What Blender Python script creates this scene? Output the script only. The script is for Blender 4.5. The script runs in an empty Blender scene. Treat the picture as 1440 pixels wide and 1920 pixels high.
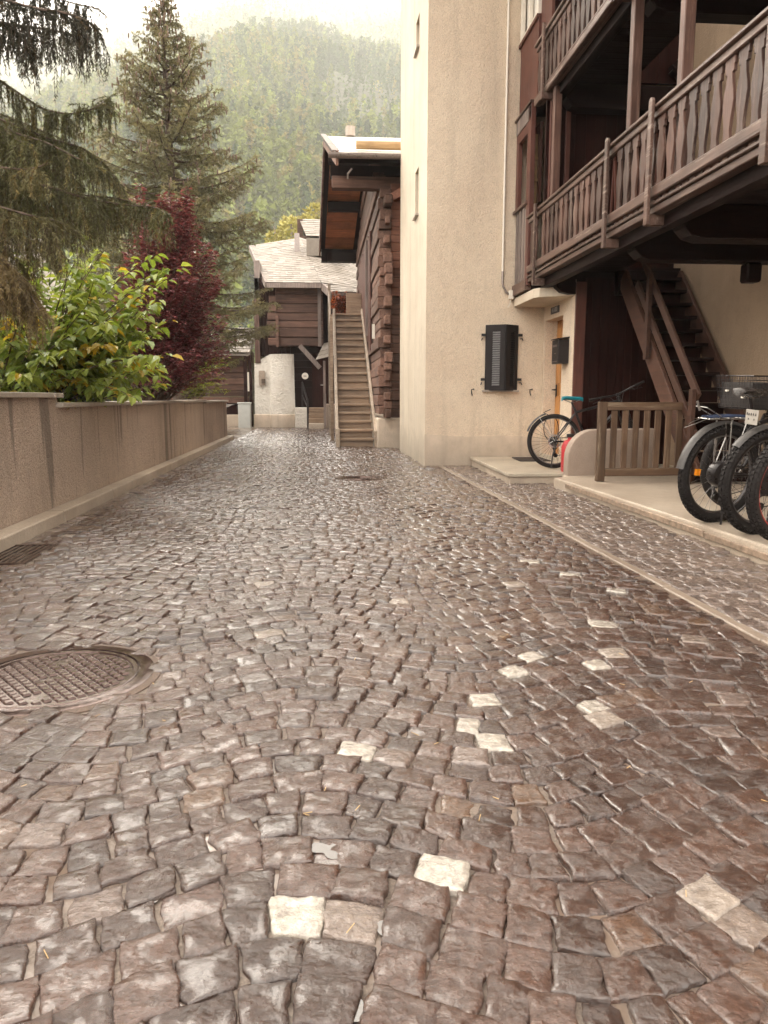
# A wet cobbled lane in an alpine village: everything is built in metres, +Y runs down the lane, the camera stands at the origin.
HAZE = 0.00043
EXPOSURE = 2.32
SKYTINT = (1.0, 0.945, 0.865)
SKYFLAT = (7.6, 7.1, 6.5)
import bpy, bmesh, math, random
import numpy as np
from mathutils import Vector, Matrix, noise as mnoise
random.seed(7); RNG = np.random.default_rng(11)
SC = bpy.context.scene; COL = SC.collection
PI = math.pi; V = Vector
def R(a): return math.radians(a)

# ------------------------------------------------------------------ camera
F, H = 1420.0, 1.08
PITCH = math.atan(215 / F); YAW = math.atan(120 / F * math.cos(PITCH))
cam = bpy.data.cameras.new('camera'); cam_o = bpy.data.objects.new('camera', cam); COL.objects.link(cam_o)
cam.sensor_fit = 'VERTICAL'; cam.sensor_height = 36.0; cam.lens = F / 1920 * 36.0
cam.clip_start = 0.05; cam.clip_end = 5000
cam_o.location = (0, 0, H); cam_o.rotation_euler = (PI / 2 - PITCH, 0, -YAW)
SC.camera = cam_o
def at(px, py, Y):
    """survey helper: the point at street distance Y on the sight line through photo pixel px, py"""
    cp, sp, ct, st = math.cos(PITCH), math.sin(PITCH), math.cos(YAW), math.sin(YAW)
    a, b = (px - 720) / F, -(py - 960) / F
    d = V((st * cp + a * ct + b * st * sp, ct * cp - a * st + b * ct * sp, -sp + b * cp))
    t = Y / d.y
    return V((d.x * t, Y, H + d.z * t))

# ------------------------------------------------------------------ materials
def n(nt, typ, ins=None, **props):
    nd = nt.nodes.new(typ)
    for k, v in props.items(): setattr(nd, k, v)
    for k, v in (ins or {}).items():
        s = nd.inputs[k]
        if isinstance(v, bpy.types.NodeSocket): nt.links.new(v, s)
        else: s.default_value = v
    return nd
def c4(c): return (c[0], c[1], c[2], 1.0)
def mat(name):
    m = bpy.data.materials.new(name); m.use_nodes = True; nt = m.node_tree; nt.nodes.clear()
    out = n(nt, 'ShaderNodeOutputMaterial'); b = n(nt, 'ShaderNodeBsdfPrincipled')
    nt.links.new(b.outputs[0], out.inputs[0])
    return m, nt, b, out
def ramp(nt, fac, stops, interp='LINEAR'):
    r = n(nt, 'ShaderNodeValToRGB', {'Fac': fac}); e = r.color_ramp.elements; r.color_ramp.interpolation = interp
    while len(e) < len(stops): e.new(0.5)
    for i, (p, c) in enumerate(stops):
        e[i].position = p; e[i].color = c4(c) if hasattr(c, '__len__') else (c, c, c, 1)
    return r.outputs[0]
def mix(nt, fac, a, b, blend='MIX'):
    m = n(nt, 'ShaderNodeMix', data_type='RGBA', blend_type=blend)
    for i, v in ((0, fac), (6, a), (7, b)):
        if isinstance(v, bpy.types.NodeSocket): nt.links.new(v, m.inputs[i])
        else: m.inputs[i].default_value = v if i == 0 else c4(v)
    return m.outputs[2]
def math_(nt, op, a, b=None, c=None):
    m = n(nt, 'ShaderNodeMath', operation=op)
    for i, v in enumerate((a, b, c)):
        if v is None: continue
        if isinstance(v, bpy.types.NodeSocket): nt.links.new(v, m.inputs[i])
        else: m.inputs[i].default_value = v
    return m.outputs[0]
def coords(nt, scale=(1, 1, 1), shift=False):
    tc = n(nt, 'ShaderNodeTexCoord').outputs['Object']
    if shift:
        a = n(nt, 'ShaderNodeAttribute', attribute_name='rnd').outputs['Fac']
        vv = n(nt, 'ShaderNodeVectorMath', {0: a, 1: (37.0, 53.0, 71.0)}, operation='MULTIPLY').outputs[0]
        tc = n(nt, 'ShaderNodeVectorMath', {0: tc, 1: vv}, operation='ADD').outputs[0]
    return n(nt, 'ShaderNodeMapping', {'Vector': tc, 'Scale': scale}).outputs[0]
def noise(nt, vec, scale, detail=4, rough=0.55, dist=0.0):
    return n(nt, 'ShaderNodeTexNoise', {'Vector': vec, 'Scale': scale, 'Detail': detail, 'Roughness': rough, 'Distortion': dist}).outputs[0]
def bump(nt, b, h, strength, dist=0.01, prev=None):
    ins = {'Height': h, 'Strength': strength, 'Distance': dist}
    if prev is not None: ins['Normal'] = prev
    o = n(nt, 'ShaderNodeBump', ins).outputs[0]
    if b is not None: nt.links.new(o, b.inputs['Normal'])
    return o

def wood(name, dark, light, axis='z', rough=0.6, bmp=0.5, var=0.5, wear=None, fine=1.0):
    """sawn or weathered timber with grain along one axis and a tone of its own for every board"""
    m, nt, b, out = mat(name)
    s = {'x': (1.6, 26, 26), 'y': (26, 1.6, 26), 'z': (26, 26, 1.6)}[axis]
    vec = coords(nt, tuple(q * fine for q in s), True)
    g = noise(nt, vec, 1.0, 6, 0.62, 0.6)
    col = ramp(nt, g, [(0.28, dark), (0.72, light)])
    rn = n(nt, 'ShaderNodeAttribute', attribute_name='rnd').outputs['Fac']
    tone = n(nt, 'ShaderNodeMapRange', {0: rn, 3: 1 - var * 0.55, 4: 1 + var * 0.45}).outputs[0]
    col = mix(nt, 1.0, col, n(nt, 'ShaderNodeCombineColor', {0: tone, 1: tone, 2: tone}).outputs[0], 'MULTIPLY')
    big = noise(nt, coords(nt), 2.3, 5, 0.6)
    col = mix(nt, ramp(nt, big, [(0.45, 0.0), (0.75, 0.55)]), col, tuple(q * 0.45 for q in dark))
    if wear:
        w = noise(nt, coords(nt, tuple(q * 0.5 for q in s), True), 1.0, 8, 0.75)
        col = mix(nt, ramp(nt, w, [(0.56, 0.0), (0.66, 0.8)]), col, wear)
    nt.links.new(col, b.inputs['Base Color'])
    nt.links.new(ramp(nt, g, [(0.2, rough - 0.12), (0.8, rough + 0.12)]), b.inputs['Roughness'])
    b.inputs['Specular IOR Level'].default_value = 0.10 if max(light) < 0.07 else 0.35
    bump(nt, b, g, bmp, 0.006)
    return m

def plain(name, c, rough=0.5, metal=0.0, spot=0.25, scale=30, bmp=0.15, c2=None, coat=0.0):
    m, nt, b, out = mat(name)
    v = coords(nt)
    g = noise(nt, v, scale, 5, 0.6)
    col = ramp(nt, g, [(0.3, tuple(q * (1 - spot) for q in c)), (0.7, c2 or tuple(min(1, q * (1 + spot)) for q in c))])
    nt.links.new(col, b.inputs['Base Color'])
    nt.links.new(ramp(nt, g, [(0.3, max(0.03, rough - 0.1)), (0.7, min(1, rough + 0.1))]), b.inputs['Roughness'])
    b.inputs['Metallic'].default_value = metal
    if coat: b.inputs['Coat Weight'].default_value = coat; b.inputs['Coat Roughness'].default_value = 0.12
    bump(nt, b, g, bmp, 0.004)
    return m

def plaster(name, c, c2, grain=70, bmp=0.9, stains=None, rough=0.85, dist=0.012, speck=0.0, vstreak=0.0, damp=0.0, damp_z=0.0):
    """rendered wall: coarse thrown grain, blotches, optional drip stains running down from the coping"""
    m, nt, b, out = mat(name)
    v = coords(nt)
    big = noise(nt, v, 0.9, 6, 0.6); mid = noise(nt, v, 7, 5, 0.6)
    fine = noise(nt, v, grain, 3, 0.6); fine2 = noise(nt, v, grain * 2.6, 2, 0.5)
    col = mix(nt, ramp(nt, big, [(0.35, 0.0), (0.7, 1.0)]), c, c2)
    col = mix(nt, ramp(nt, mid, [(0.5, 0.0), (0.8, 0.35)]), col, tuple(q * 0.72 for q in c2))
    if speck:
        col = mix(nt, ramp(nt, fine2, [(0.36, speck), (0.52, 0.0)]), col, tuple(q * 0.35 for q in c))
    if vstreak:
        st = noise(nt, coords(nt, (3.5, 3.5, 0.16)), 1.0, 5, 0.65)
        col = mix(nt, ramp(nt, st, [(0.5, 0.0), (0.74, vstreak)]), col, tuple(q * 0.5 for q in c2))
    if stains:
        for sx, sz, thr, amt in stains:
            st = noise(nt, coords(nt, (sx, sx, sz)), 1.0, 3, 0.5)
            col = mix(nt, ramp(nt, st, [(thr, 0.0), (thr + 0.035, amt)]), col, tuple(q * 0.22 for q in c))
    if damp:   # rising damp along the foot, with a ragged upper edge
        zz = n(nt, 'ShaderNodeSeparateXYZ', {0: v}).outputs[2]; rag = noise(nt, coords(nt, (1, 1, 0.6)), 3.2, 6, 0.65)
        e_ = math_(nt, 'SUBTRACT', math_(nt, 'MULTIPLY', rag, 0.9), zz)
        col = mix(nt, ramp(nt, math_(nt, 'ADD', e_, 0.5 + damp_z), [(0.42, 0.0), (0.62, damp * 0.5), (1.0, damp)]), col, tuple(q * 0.42 for q in c2))
    nt.links.new(col, b.inputs['Base Color'])
    b.inputs['Roughness'].default_value = rough
    hsum = math_(nt, 'MULTIPLY_ADD', fine2, 0.35, fine)
    hsum = math_(nt, 'MULTIPLY_ADD', mid, 0.8, hsum)
    bump(nt, b, hsum, bmp, dist)
    return m

def leafmat(name, rough=0.4, trans=0.35, gloss=0.5):
    """leaf colour comes from the leaf's own attribute; light also passes through the blade"""
    m, nt, b, out = mat(name)
    a = n(nt, 'ShaderNodeAttribute', attribute_name='tint').outputs['Color']
    v = coords(nt); g = noise(nt, v, 60, 3)
    col = mix(nt, ramp(nt, g, [(0.35, 0.0), (0.7, 0.5)]), a, (0.5, 0.5, 0.5), 'MULTIPLY')
    nt.links.new(col, b.inputs['Base Color']); b.inputs['Roughness'].default_value = rough
    b.inputs['Specular IOR Level'].default_value = gloss
    t = n(nt, 'ShaderNodeBsdfTranslucent', {'Color': mix(nt, 1.0, col, (1.5, 1.4, 0.8), 'MULTIPLY')})
    ms = n(nt, 'ShaderNodeMixShader', {0: trans, 1: b.outputs[0], 2: t.outputs[0]})
    nt.links.new(ms.outputs[0], out.inputs[0])
    return m

# ------------------------------------------------------------------ mesh helpers
class MB:
    """collects shapes and links them as one mesh object; each shape gets its own random tone"""
    def __init__(s): s.v = []; s.f = []; s.r = []
    def add(s, vs, fs, r=None):
        k = len(s.v); s.v += [tuple(p) for p in vs]; s.f += [tuple(i + k for i in f) for f in fs]
        r = random.random() if r is None else r
        s.r += [r] * len(fs); return s
    def box(s, x0, x1, y0, y1, z0, z1, r=None):
        return s.add([(x, y, z) for x in (x0, x1) for y in (y0, y1) for z in (z0, z1)],
                     [(0, 1, 3, 2), (4, 6, 7, 5), (0, 4, 5, 1), (2, 3, 7, 6), (0, 2, 6, 4), (1, 5, 7, 3)], r)
    def beam(s, p, q, w, h, up=(0, 0, 1), r=None):
        p, q = V(p), V(q); d = (q - p).normalized(); up = V(up)
        if abs(d.dot(up)) > 0.98: up = V((0, 1, 0))
        a = d.cross(up).normalized(); b = a.cross(d).normalized()
        vs = [e + a * (i * w / 2) + b * (j * h / 2) for e in (p, q) for i in (-1, 1) for j in (-1, 1)]
        return s.add(vs, [(0, 1, 3, 2), (4, 6, 7, 5), (0, 4, 5, 1), (2, 3, 7, 6), (0, 2, 6, 4), (1, 5, 7, 3)], r)
    def tube(s, pts, rad, k=8, closed=False, r=None):
        pts = [V(p) for p in pts]; m = len(pts)
        rr = rad if hasattr(rad, '__len__') else [rad] * m
        vs = []; fs = []; prev = None
        for i, p in enumerate(pts):
            if closed: d = (pts[(i + 1) % m] - pts[i - 1]).normalized()
            else: d = (pts[min(i + 1, m - 1)] - pts[max(i - 1, 0)]).normalized()
            if prev is None:
                a = d.cross(V((0, 0, 1)) if abs(d.z) < 0.9 else V((1, 0, 0))).normalized()
            else:
                a = (prev - d * prev.dot(d)).normalized()
            prev = a; b = d.cross(a)
            for j in range(k):
                t = 2 * PI * j / k; vs.append(p + (a * math.cos(t) + b * math.sin(t)) * rr[i])
        for i in range(m if closed else m - 1):
            for j in range(k):
                i2 = (i + 1) % m
                fs.append((i * k + j, i * k + (j + 1) % k, i2 * k + (j + 1) % k, i2 * k + j))
        if not closed:
            fs.append(tuple(range(k))[::-1]); fs.append(tuple((m - 1) * k + j for j in range(k)))
        return s.add(vs, fs, r)
    def lathe(s, prof, c, k=24, axis='z', r=None):
        vs = []; fs = []; c = V(c)
        for (q, h) in prof:
            for j in range(k):
                t = 2 * PI * j / k; x, y = q * math.cos(t), q * math.sin(t)
                vs.append(c + (V((x, y, h)) if axis == 'z' else V((x, h, y)) if axis == 'y' else V((h, x, y))))
        for i in range(len(prof) - 1):
            for j in range(k):
                fs.append((i * k + j, i * k + (j + 1) % k, (i + 1) * k + (j + 1) % k, (i + 1) * k + j))
        fs.append(tuple(range(k))[::-1]); fs.append(tuple((len(prof) - 1) * k + j for j in range(k)))
        return s.add(vs, fs, r)
    def prism(s, pts, off, r=None):
        pts = [V(p) for p in pts]; off = V(off); m = len(pts)
        return s.add(pts + [p + off for p in pts],
                     [tuple(range(m))[::-1], tuple(range(m, 2 * m))] + [(i, (i + 1) % m, m + (i + 1) % m, m + i) for i in range(m)], r)
    def build(s, name, m, parent=None, bevel=0.0, smooth=False, fix=True, seg=1):
        me = bpy.data.meshes.new(name); me.from_pydata(s.v, [], s.f)
        at_ = me.attributes.new('rnd', 'FLOAT', 'FACE'); at_.data.foreach_set('value', s.r)
        if fix:
            bm = bmesh.new(); bm.from_mesh(me); bmesh.ops.recalc_face_normals(bm, faces=bm.faces); bm.to_mesh(me); bm.free()
        if smooth:
            me.polygons.foreach_set('use_smooth', [True] * len(me.polygons)); me.set_sharp_from_angle(angle=R(42))
        me.materials.append(m); me.update()
        return link(name, me, parent, bevel, seg)
def link(name, me, parent=None, bevel=0.0, seg=1):
    o = bpy.data.objects.new(name, me); COL.objects.link(o)
    if parent is not None:
        o.parent = parent
        if parent.type == 'EMPTY': o.matrix_parent_inverse = Matrix.Translation(-parent.location)
    if bevel:
        bv = o.modifiers.new('bevel', 'BEVEL'); bv.width = bevel; bv.segments = seg; bv.limit_method = 'ANGLE'; bv.angle_limit = R(40)
    return o
def tag(o, label=None, cat=None, group=None, kind=None):
    for k, v in (('label', label), ('category', cat), ('group', group), ('kind', kind)):
        if v: o[k] = v
    return o
def empty(name, loc, label, cat, group=None):
    o = bpy.data.objects.new(name, None); COL.objects.link(o); o.location = loc; o.empty_display_size = 0.2
    return tag(o, label, cat, group)
def copy_tree(o, parent=None):
    c = o.copy(); COL.objects.link(c)
    if parent is not None: c.parent = parent; c.matrix_parent_inverse = o.matrix_parent_inverse.copy()
    for ch in [x for x in o.children]: copy_tree(ch, c)
    return c
def np_mesh(name, verts, quads, m, tint=None, tris=False, smooth=False, rnd=None):
    """fast mesh from arrays; tint is one colour per vertex"""
    k = 3 if tris else 4
    me = bpy.data.meshes.new(name); nv, nf = len(verts), len(quads)
    me.vertices.add(nv); me.vertices.foreach_set('co', np.asarray(verts, np.float32).ravel())
    me.loops.add(nf * k); me.loops.foreach_set('vertex_index', np.asarray(quads, np.int32).ravel())
    me.polygons.add(nf); me.polygons.foreach_set('loop_start', np.arange(0, nf * k, k, dtype=np.int32))
    if tint is not None:
        a = me.attributes.new('tint', 'FLOAT_COLOR', 'POINT')
        a.data.foreach_set('color', np.concatenate([tint, np.ones((nv, 1))], 1).astype(np.float32).ravel())
    me.polygons.foreach_set('use_smooth', [smooth] * nf)
    me.update(calc_edges=True); me.materials.append(m)
    return me
def holed_wall(mb, org, ux, uz, w, h, holes, depth, nrm, back=False):
    """a wall face with real openings: org + u*ux + v*uz; every hole (u0,u1,v0,v1) gets reveals of the given depth"""
    org, ux, uz, nrm = V(org), V(ux), V(uz), V(nrm)
    us = sorted({0, w, *[q for o in holes for q in o[:2]]}); vs_ = sorted({0, h, *[q for o in holes for q in o[2:4]]})
    P = lambda u, v, d=0: org + ux * u + uz * v - nrm * d
    for i in range(len(us) - 1):
        for j in range(len(vs_) - 1):
            cu, cv = (us[i] + us[i + 1]) / 2, (vs_[j] + vs_[j + 1]) / 2
            if any(o[0] < cu < o[1] and o[2] < cv < o[3] for o in holes): continue
            mb.add([P(us[i], vs_[j]), P(us[i + 1], vs_[j]), P(us[i + 1], vs_[j + 1]), P(us[i], vs_[j + 1])], [(0, 1, 2, 3)])
    for (a, b, c, d) in holes:
        q = [(a, c), (b, c), (b, d), (a, d)]
        for i in range(4):
            (u0, v0), (u1, v1) = q[i], q[(i + 1) % 4]
            mb.add([P(u0, v0), P(u1, v1), P(u1, v1, depth), P(u0, v0, depth)], [(0, 1, 2, 3)])
        if back: mb.add([P(a, c, depth), P(b, c, depth), P(b, d, depth), P(a, d, depth)], [(0, 1, 2, 3)])

# ------------------------------------------------------------------ material set
WD = {}
WD['balcony'] = wood('weathered_brown_timber', (0.046, 0.021, 0.015), (0.130, 0.068, 0.049), 'z', 0.5, 0.5, 0.9, wear=(0.24, 0.17, 0.135))
WD['rail'] = wood('weathered_rail_timber', (0.060, 0.032, 0.024), (0.165, 0.103, 0.079), 'y', 0.42, 0.5, 0.5, wear=(0.38, 0.31, 0.26))
WD['red'] = wood('red_brown_boarding', (0.070, 0.023, 0.016), (0.135, 0.050, 0.035), 'z', 0.5, 0.3, 0.35)
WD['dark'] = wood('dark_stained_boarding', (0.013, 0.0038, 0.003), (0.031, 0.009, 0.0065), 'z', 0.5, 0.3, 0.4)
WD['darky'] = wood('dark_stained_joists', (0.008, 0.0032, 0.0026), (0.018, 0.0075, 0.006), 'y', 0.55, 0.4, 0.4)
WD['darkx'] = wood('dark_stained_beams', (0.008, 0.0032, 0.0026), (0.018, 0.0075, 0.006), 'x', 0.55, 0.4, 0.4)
WD['grey'] = wood('grey_weathered_boards', (0.13, 0.10, 0.085), (0.30, 0.24, 0.21), 'z', 0.65, 0.5, 0.5)
WD['logx'] = wood('old_larch_logs', (0.055, 0.028, 0.020), (0.19, 0.105, 0.075), 'x', 0.7, 0.8, 0.8, fine=0.8)
WD['logy'] = wood('old_larch_log_wall', (0.075, 0.038, 0.027), (0.25, 0.14, 0.10), 'y', 0.7, 0.8, 0.8, fine=0.8)
WD['logr'] = wood('reddish_larch_planks', (0.14, 0.052, 0.032), (0.33, 0.145, 0.088), 'x', 0.65, 0.6, 0.7)
WD['soffit'] = wood('orange_larch_soffit', (0.32, 0.11, 0.042), (0.66, 0.27, 0.11), 'x', 0.6, 0.4, 0.5)
WD['tread'] = wood('worn_stair_treads', (0.19, 0.122, 0.078), (0.38, 0.275, 0.19), 'x', 0.45, 0.4, 0.7, wear=(0.40, 0.33, 0.25))
WD['string'] = wood('bleached_stair_string', (0.28, 0.21, 0.15), (0.52, 0.43, 0.34), 'y', 0.55, 0.4, 0.4)
WD['gate'] = wood('worn_gate_timber', (0.075, 0.042, 0.025), (0.175, 0.108, 0.066), 'z', 0.55, 0.4, 0.5, wear=(0.30, 0.24, 0.17))
WD['gatex'] = wood('worn_gate_rails', (0.075, 0.042, 0.025), (0.175, 0.108, 0.066), 'x', 0.55, 0.4, 0.5, wear=(0.30, 0.24, 0.17))
WD['stair'] = wood('brown_stair_timber', (0.045, 0.020, 0.013), (0.115, 0.057, 0.039), 'y', 0.5, 0.3, 0.5)
WD['door'] = wood('orange_pine_door', (0.34, 0.135, 0.03), (0.62, 0.29, 0.085), 'z', 0.3, 0.2, 0.2)
WD['fresh'] = wood('fresh_yellow_log', (0.36, 0.225, 0.105), (0.56, 0.39, 0.21), 'x', 0.5, 0.3, 0.2)
WD['bark'] = wood('spruce_bark', (0.05, 0.035, 0.026), (0.15, 0.105, 0.08), 'z', 0.85, 1.0, 0.3, fine=0.6)
WD['twig'] = wood('brown_twigs', (0.05, 0.033, 0.024), (0.13, 0.085, 0.06), 'z', 0.8, 0.5, 0.3)
P_FRONT = plaster('cream_roughcast', (0.84, 0.70, 0.54), (0.75, 0.60, 0.455), 44, 1.0, vstreak=0.38, dist=0.020, speck=0.40, damp=0.5)
P_SIDE = plaster('smooth_cream_render', (0.66, 0.575, 0.455), (0.57, 0.48, 0.37), 50, 0.6, vstreak=0.35, damp=0.55)
P_BASE = plaster('grey_cement_plinth', (0.70, 0.58, 0.46), (0.54, 0.44, 0.34), 40, 0.5, vstreak=0.5, damp=0.5)
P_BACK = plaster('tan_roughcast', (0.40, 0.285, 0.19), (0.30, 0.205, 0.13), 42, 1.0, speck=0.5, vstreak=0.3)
P_WALL = plaster('brown_pebbledash', (0.64, 0.50, 0.39), (0.48, 0.365, 0.28), 34, 1.0, rough=0.55, speck=0.95, vstreak=0.3, dist=0.026, stains=[(3.4, 0.25, 0.615, 0.70), (7.5, 0.5, 0.64, 0.6)], damp=0.30, damp_z=-0.25)
P_WHITE = plaster('white_limewash', (0.72, 0.68, 0.61), (0.64, 0.58, 0.50), 14, 0.9, dist=0.05, vstreak=0.1)
P_LOW = plaster('pinkish_render', (0.42, 0.325, 0.26), (0.34, 0.26, 0.205), 60, 0.5, damp=0.4, speck=0.2)
CONC = plaster('worn_concrete', (0.58, 0.49, 0.39), (0.34, 0.265, 0.20), 45, 0.6, rough=0.35, speck=0.35)
STONE = plaster('pale_coping_stone', (0.46, 0.40, 0.34), (0.33, 0.27, 0.22), 30, 0.8, rough=0.4, speck=0.2)
SLABM = plaster('wet_entry_slab', (0.56, 0.49, 0.385), (0.30, 0.255, 0.20), 18, 0.5, rough=0.32, speck=0.1)
BLACK = plain('black_steel', (0.022, 0.018, 0.018), 0.35, 0.3)
SHUT = plain('charcoal_shutter_paint', (0.022, 0.018, 0.018), 0.7, 0.0, 0.15, 60, 0.05)
RUBBER_SPEC = 0.25
SHUT.node_tree.nodes['Principled BSDF'].inputs['Specular IOR Level'].default_value = 0.2
RUBBER = plain('black_rubber', (0.016, 0.013, 0.012), 0.75, 0.0, 0.3, 80, 0.2)
STEEL = plain('brushed_steel', (0.45, 0.43, 0.41), 0.32, 1.0)
RUBBER.node_tree.nodes['Principled BSDF'].inputs['Specular IOR Level'].default_value = RUBBER_SPEC
ALU = plain('grey_rim_alloy', (0.16, 0.15, 0.15), 0.35, 0.9)
CHROME = plain('spoke_steel', (0.16, 0.15, 0.145), 0.25, 1.0)
CHAINM = plain('oily_chain_steel', (0.10, 0.09, 0.085), 0.35, 0.9)
GUARD = plain('grey_mudguard', (0.06, 0.054, 0.05), 0.42, 0.1)
TEAL = plain('teal_saddle_vinyl', (0.01, 0.22, 0.27), 0.4, 0, 0.15)
SADDLE = plain('dark_saddle_vinyl', (0.045, 0.038, 0.035), 0.28, 0, 0.2)
ORANGE = plain('orange_reflector', (0.80, 0.26, 0.012), 0.25, 0, 0.15)
REDP = plain('red_plastic', (0.42, 0.03, 0.035), 0.35, 0, 0.15)
REDL = plain('red_rim_tape', (0.30, 0.03, 0.025), 0.4, 0, 0.15)
BLUE = plain('dark_blue_strap', (0.03, 0.045, 0.09), 0.5, 0, 0.2)
PLATE = plain('pale_number_plate', (0.36, 0.33, 0.29), 0.4, 0, 0.1)
WHITEP = plain('white_pipe_paint', (0.72, 0.66, 0.57), 0.4, 0, 0.08, 8)
ZINC = plain('dull_zinc', (0.26, 0.22, 0.20), 0.35, 0.6)
IRON = plain('wet_cast_iron', (0.085, 0.055, 0.046), 0.16, 0.6, 0.4, 40, 0.2)
GLASS = plain('dark_window_glass', (0.02, 0.02, 0.022), 0.06, 0, 0.1)
CURT = plain('white_curtain', (0.68, 0.64, 0.58), 0.8, 0, 0.08)
MATM = plain('dark_door_mat', (0.035, 0.026, 0.022), 0.9, 0, 0.4, 120, 0.6)
CABM = plain('grey_cabinet_paint', (0.52, 0.53, 0.50), 0.45, 0, 0.08, 5)
SLATE = None
def _slate():
    m, nt, b, out = mat('wet_stone_slates')
    rn = n(nt, 'ShaderNodeAttribute', attribute_name='rnd').outputs['Fac']
    g = noise(nt, coords(nt, (1, 1, 1), True), 9, 6, 0.65)
    col = mix(nt, g, ramp(nt, rn, [(0.0, (0.11, 0.09, 0.078)), (0.6, (0.20, 0.17, 0.15)), (1.0, (0.29, 0.255, 0.23))]), (0.24, 0.21, 0.17))
    nt.links.new(col, b.inputs['Base Color'])
    nt.links.new(ramp(nt, g, [(0.3, 0.5), (0.7, 0.75)]), b.inputs['Roughness']); b.inputs['Specular IOR Level'].default_value = 0.2
    bump(nt, b, g, 0.5, 0.02)
    return m
SLATE = _slate()
# ------------------------------------------------------------------ ground, road, pavement
def vnoise(x, y, seed=0):
    """smooth value noise on arrays"""
    def hsh(i, j): 
        q = np.sin(i * 127.1 + j * 311.7 + seed * 74.7) * 43758.5453
        return q - np.floor(q)
    i, j = np.floor(x), np.floor(y); u, v = x - i, y - j
    u = u * u * (3 - 2 * u); v = v * v * (3 - 2 * v)
    return (hsh(i, j) * (1 - u) + hsh(i + 1, j) * u) * (1 - v) + (hsh(i, j + 1) * (1 - u) + hsh(i + 1, j + 1) * u) * v
def fbm(x, y, seed=0, oc=3):
    s = 0; a = 0.5
    for k in range(oc): s = s + a * (vnoise(x, y, seed + k * 13) - 0.5); x = x * 2.1; y = y * 2.1; a *= 0.5
    return s

def cobble_mat():
    m, nt, b, out = mat('wet_porphyry_cobbles')
    a = n(nt, 'ShaderNodeAttribute', attribute_name='tint').outputs['Color']
    v = coords(nt)
    g = noise(nt, v, 38, 7, 0.66); g2 = noise(nt, v, 150, 4, 0.6); gl = noise(nt, v, 11, 4, 0.6)
    col = mix(nt, ramp(nt, g, [(0.32, 0.75), (0.62, 0.0)]), a, (0.36, 0.33, 0.33), 'MULTIPLY')
    col = mix(nt, ramp(nt, gl, [(0.55, 0.0), (0.8, 0.30)]), col, (0.09, 0.042, 0.022))
    nt.links.new(col, b.inputs['Base Color'])
    rd = n(nt, 'ShaderNodeTexNoise', {'Vector': n(nt, 'ShaderNodeMapping', {'Vector': v, 'Rotation': (0, 0, 0.6), 'Scale': (1, 1.9, 1)}).outputs[0], 'Scale': 24.0, 'Detail': 6.0, 'Roughness': 0.6, 'Distortion': 0.5}, noise_type='RIDGED_MULTIFRACTAL').outputs[0]
    film = ramp(nt, noise(nt, v, 15, 4, 0.6, 0.3), [(0.44, 0.0), (0.58, 1.0)])        # where a skin of rain water still lies
    nt.links.new(ramp(nt, g, [(0.30, 0.12), (0.55, 0.22), (0.8, 0.40)]), b.inputs['Roughness'])
    b.inputs['Specular IOR Level'].default_value = 0.35
    b.inputs['Coat Weight'].default_value = 1.0; b.inputs['Coat IOR'].default_value = 1.6
    nt.links.new(ramp(nt, film, [(0.0, 0.19), (1.0, 0.05)]), b.inputs['Coat Roughness'])
    h = math_(nt, 'MULTIPLY_ADD', g2, 0.22, g); h = math_(nt, 'MULTIPLY_ADD', rd, -0.32, h)
    bump(nt, b, h, 0.9, 0.013)
    h2 = math_(nt, 'MULTIPLY_ADD', rd, -0.35, g)
    cb = n(nt, 'ShaderNodeBump', {'Height': h2, 'Strength': ramp(nt, film, [(0.0, 0.95), (1.0, 0.20)]), 'Distance': 0.012})
    nt.links.new(cb.outputs[0], b.inputs['Coat Normal'])
    return m
COBBLE = cobble_mat()
def joint_mat():
    m, nt, b, out = mat('wet_sand_joints')
    v = coords(nt); g = noise(nt, v, 120, 5, 0.7); pd = noise(nt, v, 2.2, 3, 0.5)
    col = ramp(nt, g, [(0.3, (0.085, 0.062, 0.048)), (0.7, (0.25, 0.20, 0.16))])
    wet = ramp(nt, pd, [(0.50, 0.0), (0.58, 1.0)])
    col = mix(nt, wet, col, (0.15, 0.11, 0.085))
    nt.links.new(col, b.inputs['Base Color'])
    nt.links.new(mix(nt, wet, (0.30, 0.30, 0.30), (0.03, 0.03, 0.03)), b.inputs['Roughness'])
    inv = math_(nt, 'SUBTRACT', 1.0, wet)
    hh = math_(nt, 'MULTIPLY', g, inv)
    bump(nt, b, hh, 0.8, 0.006)
    return m
JOINT = joint_mat()

# holes in the paving: the two manholes and the gutter grate
MAN1, MAN2 = (-1.045, 2.93, 0.345), (0.535, 10.15, 0.325)
def blocked(x, y, pad=0.028):
    for (cx, cy, r) in (MAN1, MAN2):
        if math.hypot(x - cx, y - cy) < r + pad: return True
    if x < -1.93 and 5.02 < y < 5.75: return True
    return False

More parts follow.
